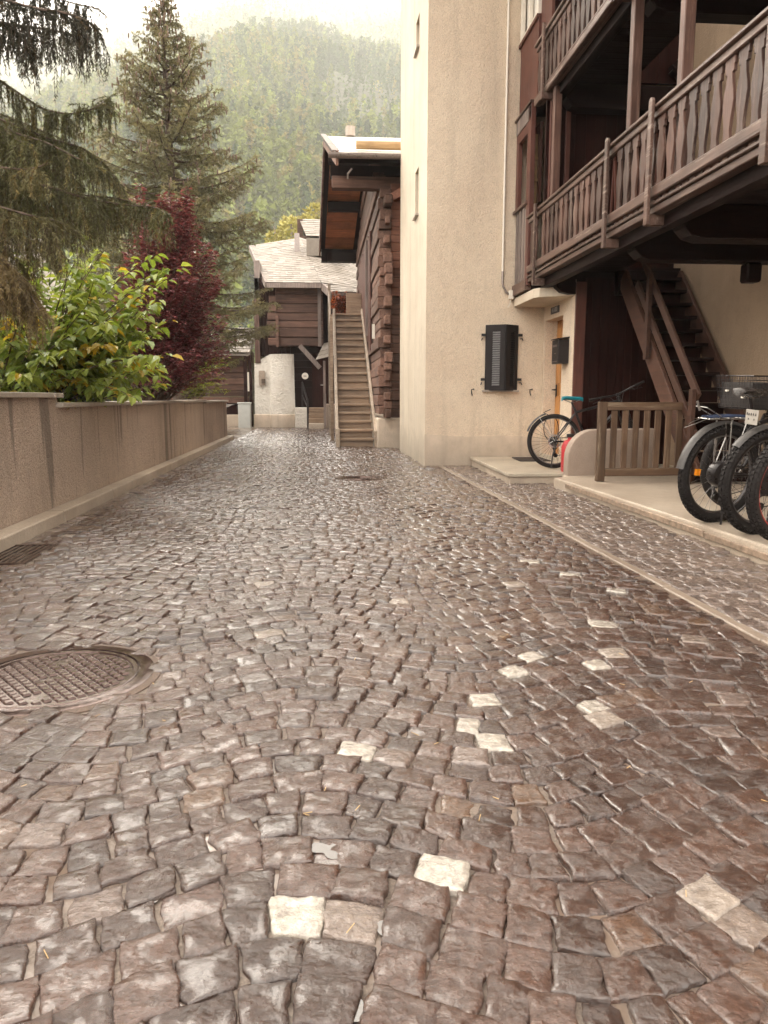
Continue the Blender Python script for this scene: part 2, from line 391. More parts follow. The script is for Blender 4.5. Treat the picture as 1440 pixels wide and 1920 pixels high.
def stone_sets():
    """corner quads of the road's cobbles, laid in rows that swing in shallow arcs 1.28 m apart"""
    out = []
    lam, A, p = 1.28, 0.235, 0.110
    def yo(x, y):
        ph = 2 * PI * (x + 0.06 + 0.10 * mnoise.noise((x * 0.4, y * 0.33, 5.1))) / lam
        return A * 0.5 * (1 + math.cos(ph)) + 0.035 * mnoise.noise((x * 0.9, y * 0.7, 1.7))
    def slope(x, y): return (yo(x + 0.02, y) - yo(x - 0.02, y)) / 0.04
    row = 0; y = 0.1
    while y < 30.5:
        pr = p * random.uniform(0.9, 1.1); x = -2.75 + random.uniform(-.1, 0)
        while x < 2.1:
            w = random.choice((random.uniform(0.085, 0.118), random.uniform(0.10, 0.135))) * (1 - 0.12 * abs(slope(x, y)))
            q = []
            for (xx, top) in ((x, 0), (x + w, 0), (x + w, 1), (x, 1)):
                sl = slope(xx, y); t = pr / (1 + sl * sl) if top else 0
                q.append((xx - sl * t * 0.75 + random.uniform(-.008, .008), y + yo(xx, y) + (pr - (pr - t) * 0.25 if top else 0) * 1.0 + random.uniform(-.006, .006)))
            out.append(q); x += w
        y += pr; row += 1
    return out
def keep_road(q):
    x = sum(t[0] for t in q) / 4; y = sum(t[1] for t in q) / 4
    if not (0.45 < y < 29.5) or blocked(x, y): return False
    if x < -2.12 - 0.002 * y: return False
    if x > 1.93 - 0.0105 * (y - 3) and y < 12.2: return False
    if y > 12.0 and x > 1.62: return False
    if y > 19.5 and x < -2.5: return False
    return True
WHITE_AT = [(868, 1637), (545, 1745), (1078, 1316), (888, 1358), (930, 1387), (668, 1415), (898, 1306), (975, 1256), (1110, 1244), (1115, 1172), (1065, 1073), (995, 1055), (1150, 1102), (1003, 1225)]
PART_AT = [(725, 1712), (1350, 1722), (1290, 1200)]
OCHRE_AT = [(1025, 1500), (880, 1535), (400, 1500), (1105, 1050), (1225, 1137), (1310, 1165), (935, 1185)]
def gpt(px, py):
    lo = at(px, py, 10.0); d = lo - V((0, 0, H)); t = -H / d.z
    return (d.x * t, d.y * t)
def lay(quads, name, seed=0, dark=1.0, height=0.0, lods=((2.4, 13), (4.6, 9), (11, 6), (99, 4))):
    whites = [gpt(*q) for q in WHITE_AT]; parts = [gpt(*q) for q in PART_AT]; ochres = [gpt(*q) for q in OCHRE_AT]
    allv, allf, allc = [], [], []; base = 0
    groups = {m: [] for _, m in lods}
    for q in quads:
        y = sum(t[1] for t in q) / 4
        for lim, m in lods:
            if y < lim: groups[m].append(q); break
    rg = np.random.default_rng(seed + 5)
    for m, qs in groups.items():
        if not qs: continue
        Q = np.array(qs); N = len(Q); cen = Q.mean(1)
        tt = np.sin(np.linspace(-1, 1, m) * PI / 2) if m >= 6 else np.array([-1, -0.86, 0.86, 1.0]); S, T = np.meshgrid(tt, tt, indexing='ij'); S = S.ravel(); T = T.ravel()
        ed = np.maximum(abs(S), abs(T))
        k = 0.07
        S2, T2 = S * np.sqrt(1 - k * T * T), T * np.sqrt(1 - k * S * S)
        # pull the last ring of vertices in a touch so that the flank of the stone is steep
        u, v = (S2 + 1) / 2, (T2 + 1) / 2
        W = np.stack([(1 - u) * (1 - v), u * (1 - v), u * v, (1 - u) * v], 1)
        gap = rg.uniform(0.945, 1.0, N)[:, None, None]
        Qg = cen[:, None, :] + (Q - cen[:, None, :]) * gap
        XY = np.einsum('pk,nkd->npd', W, Qg)
        off = rg.uniform(0, 500, (N, 1))
        z0 = rg.normal(0, 0.0028, (N, 1)); tx = rg.normal(0, 0.034, (N, 1)); ty = rg.normal(0.006, 0.044, (N, 1))
        dx = XY[:, :, 0] - cen[:, None, 0]; dy = XY[:, :, 1] - cen[:, None, 1]
        dome = 0.0015 * (1 - ed ** 3)[None, :] - 0.0040 * np.clip((ed - 0.93) / 0.07, 0, 1)[None, :] ** 1.5
        Z = z0 + tx * dx + ty * dy + dome
        if m >= 6:
            x_, y_ = XY[:, :, 0] + off, XY[:, :, 1] - off
            rough = 0.0075 * fbm(x_ * 20, y_ * 34, 3, 3) + 0.0075 * (0.5 - np.abs(fbm(x_ * 38, y_ * 60, 9, 2))) * 1.2
            Z = Z + rough * rg.uniform(0.4, 1.35, (N, 1))
            wob = 0.022 * (ed ** 2)[None, :]; Z = Z - 0.010 * np.clip(fbm(x_ * 26, y_ * 26, 61, 2), 0, 1) * (ed > 0.8)[None, :]
            XY[:, :, 0] += wob * fbm(x_ * 30, y_ * 30, 21, 2); XY[:, :, 1] += wob * fbm(x_ * 30, y_ * 30, 33, 2)
        # flank ring
        ring = np.isclose(ed, 1)
        XYs = XY.copy(); 
        idx = np.arange(m * m).reshape(m, m)
        loop = list(idx[:, 0]) + list(idx[-1, 1:]) + list(idx[-2::-1, -1]) + list(idx[0, -2:0:-1])
        L = len(loop)
        skirt = XY[:, loop, :] + (XY[:, loop, :] - cen[:, None, :]) * 0.03
        P = np.concatenate([np.concatenate([XY, skirt], 1), np.concatenate([Z, np.full((N, L), -0.03)], 1)[:, :, None]], 2)
        P[:, :, 2] += height
        f = [(idx[i, j], idx[i + 1, j], idx[i + 1, j + 1], idx[i, j + 1]) for i in range(m - 1) for j in range(m - 1)]
        for i in range(L):
            a, b = loop[i], loop[(i + 1) % L]
            f.append((b, a, m * m + i, m * m + (i + 1) % L))
        f = np.array(f); nvp = m * m + L
        Fq = (f[None] + (np.arange(N) * nvp)[:, None, None]).reshape(-1, 4) + base
        # every stone its own colour
        t = rg.uniform(0, 1, (N, 1)); t2 = rg.uniform(0, 1, N)
        C = np.array([0.037, 0.0165, 0.0095]) * (1 - t) + np.array([0.086, 0.041, 0.0255]) * t
        C[t2 > 0.945] = np.array([0.10, 0.052, 0.030]); C[t2 > 0.975] = np.array([0.15, 0.105, 0.085]); C[t2 > 0.996] = np.array([0.30, 0.245, 0.20])
        C *= dark
        if name != 'road_cobbles': C = C * 0.25 + (np.array([0.13, 0.10, 0.084]) * (1 - t) + np.array([0.24, 0.195, 0.165]) * t) * 0.75
        if name == 'road_cobbles':
            for pts, colr in ((whites, (0.42, 0.375, 0.315)), (parts, (0.20, 0.15, 0.12)), (ochres, (0.115, 0.062, 0.034))):
                for w in pts:
                    d = np.hypot(cen[:, 0] - w[0], cen[:, 1] - w[1]); i = int(d.argmin())
                    if d[i] < 0.09: C[i] = colr
        allv.append(P.reshape(-1, 3)); allf.append(Fq); allc.append(np.repeat(C, nvp, 0)); base += N * nvp
    me = np_mesh(name, np.concatenate(allv), np.concatenate(allf), COBBLE, np.concatenate(allc), smooth=True)
    me.set_sharp_from_angle(angle=R(75))
    o = link(name, me); tag(o, kind='structure'); return o

road_quads = [q for q in stone_sets() if keep_road(q)]
lay(road_quads, 'road_cobbles', 1)
# rows of smaller setts on the pavement between the kerb strip and the terrace
pq = []
for row in range(20, 122):
    y0 = row * 0.098; x = 2.03 - 0.0105 * (y0 - 3) + random.uniform(-.03, .0)
    lim = 2.84 if y0 < 8.95 else (2.34 if y0 > 9.25 else 3.0)
    while x < lim:
        w = random.uniform(0.075, 0.125); j = lambda: random.uniform(-.005, .005)
        sk = 0.10 * (x - 2.0) + 0.02 * math.sin(x * 5 + row)
        if x + w < lim + 0.07: pq.append([(x + j(), y0 + sk + j()), (x + w + j(), y0 + sk + j()), (x + w + j(), y0 + 0.098 + sk + j()), (x + j(), y0 + 0.098 + sk + j())])
        x += w
lay([q for q in pq if q[0][1] < 12.0], 'pavement_setts', 2, 2.3, 0.004)

def sheet(name, pts, m, kind='structure', z=None):
    me = bpy.data.meshes.new(name); me.from_pydata([tuple(p) for p in pts], [], [tuple(range(len(pts)))]); me.materials.append(m); me.update()
    o = link(name, me); tag(o, kind=kind); return o
sheet('road', [(-2.4, 0.2, -0.0085), (2.6, 0.2, -0.0085), (2.6, 12.2, -0.0085), (1.66, 12.2, -0.0085), (1.66, 16.4, -0.0085), (2.6, 30, -0.0085), (-6, 30, -0.0085), (-6, 20.1, -0.0085), (-2.4, 20.1, -0.0085)], JOINT)
sheet('pavement', [(1.7, 0.2, -0.008), (3.3, 0.2, -0.008), (3.3, 12.3, -0.008), (1.66, 12.3, -0.008)], JOINT)
EARTH = plain('dark_garden_soil', (0.06, 0.042, 0.03), 0.9, 0, 0.4, 12, 0.6)
GRAV = plain('grit_channel', (0.10, 0.065, 0.045), 0.55, 0, 0.7, 160, 1.0)
KERBM = plaster('damp_kerb_stone', (0.29, 0.23, 0.18), (0.19, 0.145, 0.11), 40, 0.6, rough=0.35, speck=0.4)
sheet('ground', [(-2050, -200, -0.06), (1150, -200, -0.06), (1150, 60, -0.06), (-2050, 60, -0.06)], EARTH)
# kerb strip: pale flush slabs with a gritty channel on the road side
mb = MB(); y = 0.4
while y < 11.95:
    l = random.uniform(0.7, 1.15); y1 = min(y + l, 11.97)
    x0 = 1.955 - 0.0105 * (y - 3); x1_ = 1.955 - 0.0105 * (y1 - 3)
    hh = random.uniform(0.006, 0.012)
    mb.prism([(x0 + 0.0, y, hh), (x0 + 0.062, y, hh), (x1_ + 0.062, y1 - 0.008, hh), (x1_ + 0.0, y1 - 0.008, hh)], (0, 0, -0.06)); y = y1
tag(mb.build('kerb', KERBM, bevel=0.006), kind='structure')
mb = MB(); mb.prism([(1.985 - .04, 0.3, -0.004), (1.99, 0.3, -0.004), (1.865, 11.9, -0.004), (1.82, 11.9, -0.004)], (0, 0, -0.03))
tag(mb.build('gutter_channel', GRAV), kind='structure')
# gutter row of larger stones along the garden wall
gq = []; y = 0.6
while y < 20:
    l = random.uniform(0.14, 0.24)
    if not (4.95 < y + l / 2 < 5.8): gq.append([(-2.235, y), (-2.115 + random.uniform(-.01, .01), y), (-2.115 + random.uniform(-.01, .01), y + l), (-2.235, y + l)])
    y += l
lay(gq, 'gutter_stones', 4, 2.6, 0.002)

# manholes
def manhole(name, c, label, waffle):
    e = empty(name, (c[0], c[1], 0), label, 'manhole cover', None)
    r = c[2]
    f = MB(); k = 64
    f.lathe([(r - 0.028, -0.02), (r - 0.028, 0.0035), (r - 0.022, 0.003), (r + 0.020, 0.003), (r + 0.026, 0.001), (r + 0.026, -0.02)], (c[0], c[1], 0), k)
    f.f = f.f[:-2]; f.r = f.r[:-2]
    f.build('frame', IRON, e, smooth=True)
    l = MB(); l.lathe([(r - 0.034, -0.02), (r - 0.034, 0.001), (r - 0.04, 0.003), (r - 0.055, 0.003), (r - 0.058, -0.003), (0.001, -0.003)], (c[0], c[1], 0), k)
    if waffle:
        s = 0.036; ca, sa = math.cos(R(38)), math.sin(R(38))
        for i in range(-10, 11):
            for j in range(-10, 11):
                u, v = i * s, j * s; x, y = u * ca - v * sa, u * sa + v * ca
                if math.hypot(x, y) > r - 0.078: continue
                if math.hypot(x + 0.02, y - 0.19) < 0.035 or math.hypot(x, y + 0.20) < 0.035 or math.hypot(x + .01, y) < 0.03: continue
                def P(a, b, z): return (c[0] + (u + a) * ca - (v + b) * sa, c[1] + (u + a) * sa + (v + b) * ca, z)
                h = s * 0.42; t = s * 0.29
                l.add([P(-h, -h, -.003), P(h, -h, -.003), P(h, h, -.003), P(-h, h, -.003), P(-t, -t, .0045), P(t, -t, .0045), P(t, t, .0045), P(-t, t, .0045)],
                      [(0, 1, 5, 4), (1, 2, 6, 5), (2, 3, 7, 6), (3, 0, 4, 7), (4, 5, 6, 7)])
    else:
        for q in range(1, 6):
            rr = q * 0.05
            l.lathe([(rr, -0.003), (rr + 0.004, 0.002), (rr + 0.014, 0.002), (rr + 0.018, -0.003)], (c[0], c[1], 0), 40); l.f = l.f[:-2]; l.r = l.r[:-2]
    l.build('lid', IRON, e, fix=True)
    rg = MB(); rg.lathe([(r + 0.027, -0.02), (r + 0.027, 0.0005), (r + 0.055, -0.004), (r + 0.055, -0.02)], (c[0], c[1], 0), k); rg.f = rg.f[:-2]; rg.r = rg.r[:-2]
    rg.build('mortar_ring', GRAV, e)
manhole('manhole_cover', MAN1, 'large round waffle patterned iron cover near the left edge of the road', True)
manhole('manhole_cover', MAN2, 'small far brown iron cover in the road before the wooden stairs', False)
# drain grate
e = empty('drain_grate', (-2.1, 5.4, 0), 'slotted iron gutter grate at the foot of the garden wall', 'drain')
mb = MB(); mb.box(-2.33, -1.95, 5.05, 5.08, -.05, .004); mb.box(-2.33, -1.95, 5.69, 5.72, -.05, .004); mb.box(-2.33, -2.30, 5.08, 5.69, -.05, .004); mb.box(-1.98, -1.95, 5.08, 5.69, -.05, .004)
mb.build('frame', IRON, e, bevel=0.003)
for i in range(7):
    x = -2.27 + i * 0.043
    MB().box(x, x + 0.02, 5.08, 5.69, -.03, .001).build('bar', IRON, e)

# garden wall along the left, stepping down the street, with stone copings and a footing ledge
e = empty('garden_wall', (-2.42, 12, 0), 'brown roughcast retaining wall with stone coping along the left of the lane', 'wall')
SEG = [(2.0, 7.30, 1.075), (7.30, 11.78, 0.985), (11.78, 16.3, 0.985), (16.3, 20.1, 0.965)]
for (a, b, h) in SEG:
    mb = MB(); mb.box(-2.72, -2.42, a + .001, b - .001, -0.05, h); mb.build('wall_panel', P_WALL, e)
for (a, b, h) in SEG:
    y = a - 0.05
    while y < b - 0.02:
        l = min(random.uniform(1.2, 1.9), b - y)
        mb = MB(); j = random.uniform(-.008, .008)
        mb.box(-2.78, -2.36 + j, y, y + l - 0.008, h + 0.001, h + 0.042 + random.uniform(0, .006)); mb.build('coping_stone', STONE, e, bevel=0.008, seg=2); y += l
mb = MB(); y = 2.0
while y < 20.2:
    l = 1.6; mb.box(-2.418, -2.255, y, min(y + l, 20.25) - 0.006, -0.05, 0.095); y += l
mb.build('footing_ledge', CONC, e, bevel=0.012, seg=2)
# garden soil behind the wall
me = bpy.data.meshes.new('garden_ground'); N = 40
vs = []; fs = []
for i in range(N + 1):
    for j in range(N + 1):
        x = -2.725 - 26 * (i / N) ** 1.6; y = 2 + 24 * j / N
        vs.append((x, y, 0.84 + 0.10 * mnoise.noise((x * 0.6, y * 0.6, 0)) + (0.01 * (-2.7 - x))))
for i in range(N):
    for j in range(N): a = i * (N + 1) + j; fs.append((a, a + 1, a + N + 2, a + N + 1))
me.from_pydata(vs, [], fs); me.materials.append(EARTH); me.update(); tag(link('garden_ground', me), kind='structure')

# shallow puddles standing between low stones
WATER, _nt, _b, _o = mat('puddle_water'); _b.inputs['Base Color'].default_value = (0.06, 0.045, 0.035, 1); _b.inputs['Roughness'].default_value = 0.015; _b.inputs['Specular IOR Level'].default_value = 1.0; _b.inputs['IOR'].default_value = 1.6
mb = MB()
for (px, py, r) in ((620, 1590, 0.045), (285, 1675, 0.035), (470, 1580, 0.038), (640, 1890, 0.05), (1010, 1640, 0.02), (735, 1740, 0.03)):
    cx, cy = gpt(px, py); ring = []
    for i in range(28):
        a = 2 * PI * i / 28; rr = r * (0.75 + 0.6 * mnoise.noise((math.cos(a) * 1.3 + cx * 9, math.sin(a) * 1.3 + cy * 9, 0.3))); ring.append((cx + rr * math.cos(a) * 1.2, cy + rr * math.sin(a), -0.0012))
    mb.add(ring, [tuple(range(28))])
tag(mb.build('puddle_water', WATER), kind='structure')

# larch needles and straws that have blown onto the stones
rg_ = random.Random(12); mb = MB()
for _ in range(70):
    x, y = rg_.uniform(-0.9, 1.6), rg_.uniform(1.1, 4.2)
    if rg_.random() > 0.25 + 0.5 * (x + 0.9) / 2.5: continue
    a = rg_.uniform(0, PI); l = rg_.uniform(0.006, 0.016); mb.beam((x - l * math.cos(a), y - l * math.sin(a), 0.0065), (x + l * math.cos(a), y + l * math.sin(a), 0.008), 0.0016, 0.0012)
tag(mb.build('larch_litter', plain('dry_straw', (0.42, 0.28, 0.12), 0.7)), kind='stuff')
# ------------------------------------------------------------------ the big cream house with the timber balconies
house = empty('house', (3.4, 12.0, 0), 'tall cream roughcast house with two timber balconies on the right of the lane', 'house')
TOP = 9.2
mb = MB()
# street face (looks left), with two narrow slit windows
holed_wall(mb, (1.66, 12.02, -0.05), (-0.0117, 0.99993, 0), (0, 0, 1), 3.43, TOP, [(0.93, 1.33, 4.12, 4.85), (0.93, 1.33, 6.68, 7.16)], 0.22, (-1, 0, 0))
mb.build('side_wall', P_SIDE, house)
mb = MB()
fx = (0.99894, 0.0459, 0)
holed_wall(mb, (1.66, 12.02, 0.62), fx, (0, 0, 1), 1.90, TOP - 0.67, [(0.985, 1.465, 0.60, 1.555)], 0.16, (0, -1, 0))
mb.add([(1.66, 12.02, 0.45), (3.56, 12.107, 0.40), (3.56, 12.107, 0.62), (1.66, 12.02, 0.62)], [(0, 1, 2, 3)])
mb.build('front_wall', P_FRONT, house)
mb = MB(); mb.prism([(1.655, 12.012, -0.05), (3.56, 12.098, -0.05), (3.56, 12.098, 0.44), (2.9, 12.068, 0.47), (2.3, 12.04, 0.455), (1.655, 12.012, 0.50)], (0, 0.05, 0))
mb.build('plinth', P_BASE, house)
mb = MB(); mb.box(1.62, 5.4, 15.46, 15.5, -0.05, TOP); mb.box(5.36, 5.4, 12, 15.46, -0.05, TOP)
mb.build('rear_wall', P_FRONT, house)
mb = MB()
mb.box(1.3, 6.0, 2.0, 16.0, TOP, TOP + 0.25); mb.build('roof', SLATE, house)
# slit windows: glass set back, slate sills
for z0, z1 in ((4.07, 4.80), (6.63, 7.11)):
    g = MB(); g.box(1.845, 1.86, 12.95, 13.35, z0, z1); w = g.build('slit_window', GLASS, house)
    MB().box(1.82, 1.845, 12.95, 12.99, z0, z1).build('frame', WHITEP, w); MB().box(1.82, 1.845, 13.31, 13.35, z0, z1).build('frame', WHITEP, w)
    s = MB(); s.box(1.60, 1.84, 12.93, 13.37, z0 - 0.03, z0 + 0.003); s.build('sill', STONE, w)
# shuttered window on the front face
cx0, cx1, yb = 2.635, 3.115, 12.07
g = MB(); g.box(cx0, cx1, 12.2, 12.215, 1.20, 2.18); win = g.build('window', GLASS, house)
s = MB(); s.box(cx0 - 0.06, cx1 + 0.05, 12.0, 12.2, 1.165, 1.195); s.build('sill', STONE, win, bevel=0.004)
apex = (2.905, 11.90)
for side, (hx, hy) in ((0, (cx0 - 0.02, 12.045)), (1, (cx1 + 0.02, 12.065))):
    a, b = V((hx, hy, 0)), V((apex[0] + (-.003 if side == 0 else .003), apex[1], 0)); d = (b - a).normalized(); nn = V((d.y, -d.x, 0)) if side == 0 else V((-d.y, d.x, 0))
    w = (b - a).length; z0, z1 = 1.185, 2.205
    fr = MB()
    def pl(u0, u1, za, zb, t0=-0.014, t1=0.014, M=fr):
        q = [a + d * u0 + nn * t0, a + d * u1 + nn * t0, a + d * u1 + nn * t1, a + d * u0 + nn * t1]
        M.prism([(p.x, p.y, za) for p in q], (0, 0, zb - za))
    u0, u1 = w * 0.36, w * 0.74
    if side == 1: u0, u1 = w * 0.30, w * 0.66
    zb0, zb1 = z0 + 0.075, z1 - 0.10
    pl(0, u0, z0, z1); pl(u1, w, z0, z1); pl(u0, u1, z0, zb0); pl(u0, u1, zb1, z1)
    sh = fr.build('shutter', SHUT, house, bevel=0.002)
    k = 24
    sl = MB()
    for i in range(k):
        z = zb0 + (zb1 - zb0) * (i + .5) / k
        q0, q1 = a + d * u0, a + d * u1
        up = (V((0, 0, 1)) + nn * 0.0).normalized()
        ins = -nn * 0.012; outw = nn * 0.016
        sl.add([tuple(q0 + ins + V((0, 0, z + 0.012))), tuple(q1 + ins + V((0, 0, z + 0.012))), tuple(q1 + outw + V((0, 0, z - 0.012))), tuple(q0 + outw + V((0, 0, z - 0.012))),
                tuple(q0 + ins + V((0, 0, z + 0.016))), tuple(q1 + ins + V((0, 0, z + 0.016))), tuple(q1 + outw + V((0, 0, z - 0.008))), tuple(q0 + outw + V((0, 0, z - 0.008)))],
               [(0, 1, 2, 3), (4, 5, 6, 7), (0, 1, 5, 4), (1, 2, 6, 5), (2, 3, 7, 6), (3, 0, 4, 7)])
    sl.build('louvre_slats', SHUT if side else plain('lit_leaf_louvre_grey', (0.20, 0.19, 0.19), 0.4), sh)  # left leaf's slats coloured paler as the lit side, right leaf's as shaded
    for z in (1.36, 2.05):
        h = MB(); sx = -1 if side == 0 else 1
        h.box(min(hx, hx + sx * 0.07), max(hx, hx + sx * 0.07), hy - 0.035, hy - 0.012, z - 0.02, z + 0.02)
        h.tube([(hx + sx * 0.05, hy + 0.03, z - 0.05), (hx + sx * 0.06, hy - 0.04, z - 0.05), (hx + sx * 0.075, hy - 0.05, z - 0.085)], 0.009, 6)
        h.build('hinge', BLACK, sh)
for x in (2.413, 3.37):
    h = MB(); yy = 12.02 + (x - 1.66) * 0.0459
    h.tube([(x + 0.03, yy, 1.20), (x + 0.02, yy - 0.05, 1.21), (x - 0.02, yy - 0.055, 1.20), (x - 0.015, yy - 0.05, 1.15), (x, yy - 0.04, 1.11)], 0.009, 6)
    h.build('shutter_catch', BLACK, house)
# white conduit on the corner by the balcony
mb = MB(); mb.tube([(2.865, 12.045, 9.0), (2.862, 12.04, 3.02)], 0.018, 10)
pp = mb.build('wall_conduit', WHITEP, house, smooth=True)
mb = MB(); mb.tube([(2.862, 12.04, 3.03), (2.862, 12.03, 2.86), (2.875, 12.03, 2.79), (2.93, 12.03, 2.70), (3.0, 12.02, 2.655)], 0.017, 8); mb.build('elbow', ZINC, pp, smooth=True)
mb = MB(); mb.box(2.965, 3.035, 11.98, 12.06, 2.60, 2.73); mb.tube([(2.99, 12.0, 2.60), (2.98, 12.0, 2.52), (2.95, 12.02, 2.47)], 0.008, 6); mb.build('junction_box', WHITEP, pp, bevel=0.006)

# entrance return wall with the door
mb = MB()
holed_wall(mb, (3.56, 12.107, 0.10), (0, -1, 0), (0, 0, 1), 1.507, 2.60, [(0.10, 0.985, 0.09, 2.17)], 0.20, (-1, 0, 0))
mb.add([(3.56, 10.6, 0.10), (3.695, 10.6, 0.10), (3.695, 10.6, 2.6), (3.56, 10.6, 2.6)], [(0, 1, 2, 3)])
mb.build('entrance_wall', P_FRONT, house)
mb = MB(); mb.box(3.755, 3.795, 11.125, 12.005, 0.19, 2.27); door = mb.build('door', WD['door'], house)
mb = MB(); mb.box(3.742, 3.754, 11.16, 11.52, 1.25, 2.1); mb.build('door_glass', GLASS, door)
mb = MB()
for (y0, y1, z0, z1) in ((11.6, 11.97, 1.3, 2.15), (11.6, 11.97, 0.4, 1.1), (11.18, 11.52, 0.4, 1.1)): mb.box(3.742, 3.754, y0, y1, z0, z1)
mb.build('door_panel', WD['door'], door, bevel=0.004)
mb = MB(); mb.tube([(3.754, 11.93, 1.2), (3.69, 11.93, 1.2), (3.68, 11.93, 1.2), (3.68, 11.80, 1.195)], 0.011, 8); mb.box(3.738, 3.75, 11.91, 11.95, 1.08, 1.28); mb.build('handle', BLACK, door)
mb = MB(); mb.box(3.52, 3.76, 11.1, 12.02, 0.12, 0.188); mb.build('threshold', SLABM, house, bevel=0.005)
# house number plaque, pale figures on black
mb = MB(); mb.box(3.546, 3.562, 11.31, 11.70, 2.335, 2.435); plq = mb.build('number_plaque', BLACK, house)
def text(body, size, loc, rot, m, parent, name, ext=0.002):
    cu = bpy.data.curves.new(name, 'FONT'); cu.body = body; cu.size = size; cu.extrude = ext; cu.align_x = 'CENTER'; cu.align_y = 'CENTER'
    o = bpy.data.objects.new(name, cu); COL.objects.link(o); dg = bpy.context.evaluated_depsgraph_get()
    me = bpy.data.meshes.new_from_object(o.evaluated_get(dg)); bpy.data.objects.remove(o)
    me.transform(Matrix.Translation(loc) @ rot); me.materials.clear(); me.materials.append(m)
    return link(name, me, parent)
ROTL = Matrix(((0, 0, -1), (-1, 0, 0), (0, 1, 0))).to_4x4()   # readable on a face that looks towards -x
text('4100', 0.098, (3.5435, 11.505, 2.385), ROTL @ Matrix.Diagonal((1.35, 1, 1, 1)), plain('pale_lettering', (0.42, 0.43, 0.44), 0.5), plq, 'lettering')

# dark boarded wall under the balcony, with its lighter corner post
mb = MB()
x = 3.70
while x < 4.95:
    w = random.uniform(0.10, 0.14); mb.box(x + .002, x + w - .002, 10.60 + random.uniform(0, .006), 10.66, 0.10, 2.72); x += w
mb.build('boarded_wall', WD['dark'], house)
mb = MB(); mb.box(3.555, 3.70, 10.55, 10.599, 0.12, 2.66); mb.build('corner_post', WD['red'], house, bevel=0.004)
# side wall far under the loggia
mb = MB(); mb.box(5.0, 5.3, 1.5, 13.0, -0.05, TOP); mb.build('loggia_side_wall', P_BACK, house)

# entrance soffit: cream slab under the end of the balcony
mb = MB(); mb.prism([(3.06, 12.06, 2.485), (3.06, 10.98, 2.485), (3.12, 10.86, 2.485), (3.63, 10.62, 2.485), (3.63, 12.06, 2.485)], (0, 0, 0.13)); mb.build('entrance_soffit', P_SIDE, house, bevel=0.006)

# timber bay at the far end of the balcony
BX = 3.05
bay = None
mb = MB(); y = 12.03; i = 0
while y > 11.36:
    mb.box(BX - 0.012 if i % 2 else BX, BX + 0.03, y - 0.082, y - 0.004, 2.80, 3.86); y -= 0.086; i += 1
bay = mb.build('timber_bay', WD['grey'], house, bevel=0.003)
mb = MB(); mb.box(BX - 0.035, BX + 0.06, 11.28, 12.05, 2.64, 2.80); mb.build('bottom_beam', WD['rail'], bay, bevel=0.005)
mb = MB(); mb.box(BX - 0.05, BX + 0.06, 11.33, 12.06, 3.86, 3.905); mb.build('sill', WD['rail'], bay, bevel=0.004)
mb = MB(); mb.box(BX - 0.02, BX + 0.05, 11.22, 11.36, 2.70, 5.22); mb.build('corner_post', WD['red'], bay, bevel=0.004)
mb = MB(); mb.box(BX - 0.01, BX + 0.05, 11.93, 12.06, 3.905, 5.0); mb.box(BX - 0.01, BX + 0.05, 11.36, 11.44, 3.905, 5.0); mb.box(BX - 0.01, BX + 0.05, 11.44, 11.93, 4.86, 5.0); mb.build('window_frame', WD['red'], bay, bevel=0.003)
mb = MB(); mb.box(BX + 0.16, BX + 0.19, 11.36, 12.06, 3.9, 5.0); mb.build('inner_board', WD['red'], bay)
mb = MB(); mb.box(BX + 0.10, BX + 0.155, 11.47, 11.50, 3.9, 4.86); mb.box(BX + 0.10, BX + 0.155, 11.44, 11.47, 4.2, 4.24); mb.box(BX + 0.10, BX + 0.155, 11.44, 11.47, 4.5, 4.54); mb.build('shutter_edge', WD['fresh'], bay)
mb = MB(); y = 12.06
while y > 11.30:
    mb.box(BX - 0.02, BX + 0.05, y - 0.088, y - 0.006, 5.0, 5.20); y -= 0.092
mb.build('frieze', WD['grey'], bay, bevel=0.003)
mb = MB(); mb.box(BX - 0.045, BX + 0.06, 11.21, 12.08, 5.20, 5.235); mb.build('cap_moulding', WD['rail'], bay, bevel=0.004)
mb = MB(); mb.box(BX + 0.05, 3.6, 11.3, 12.06, 2.62, 2.78); mb.build('bay_floor', WD['darkx'], bay)
# upper bay: red panel and a curtained window
mb = MB(); mb.box(BX + 0.02, BX + 0.06, 11.10, 12.06, 5.236, 6.25); up = mb.build('upper_bay', WD['red'], house)
mb = MB(); mb.box(BX - 0.01, BX + 0.06, 11.10, 12.08, 6.25, 6.30); mb.build('sill', WD['red'], up)
mb = MB()
for y0, y1 in ((11.98, 12.06), (11.56, 11.62), (11.10, 11.18)): mb.box(BX + 0.005, BX + 0.06, y0, y1, 6.30, 8.2)
for z in (6.30, 7.05): mb.box(BX + 0.006, BX + 0.059, 11.18, 11.98, z, z + 0.05)
mb.build('window_frame', WHITEP, up, bevel=0.003)
mb = MB()
for k in range(26):
    y0 = 11.18 + k * 0.031; mb.box(BX + 0.075 + (0.012 if k % 2 else 0), BX + 0.09, y0, y0 + 0.031, 6.3, 8.2)
mb.build('curtain', CURT, up)
mb = MB(); mb.box(BX + 0.05, BX + 0.09, 10.6, 11.10, 5.25, 8.2); mb.build('red_panel', WD['red'], up)
mb = MB(); mb.box(BX + 0.10, 3.6, 10.75, 12.06, 5.30, 8.6); mb.build('bay_core', WD['dark'], up)

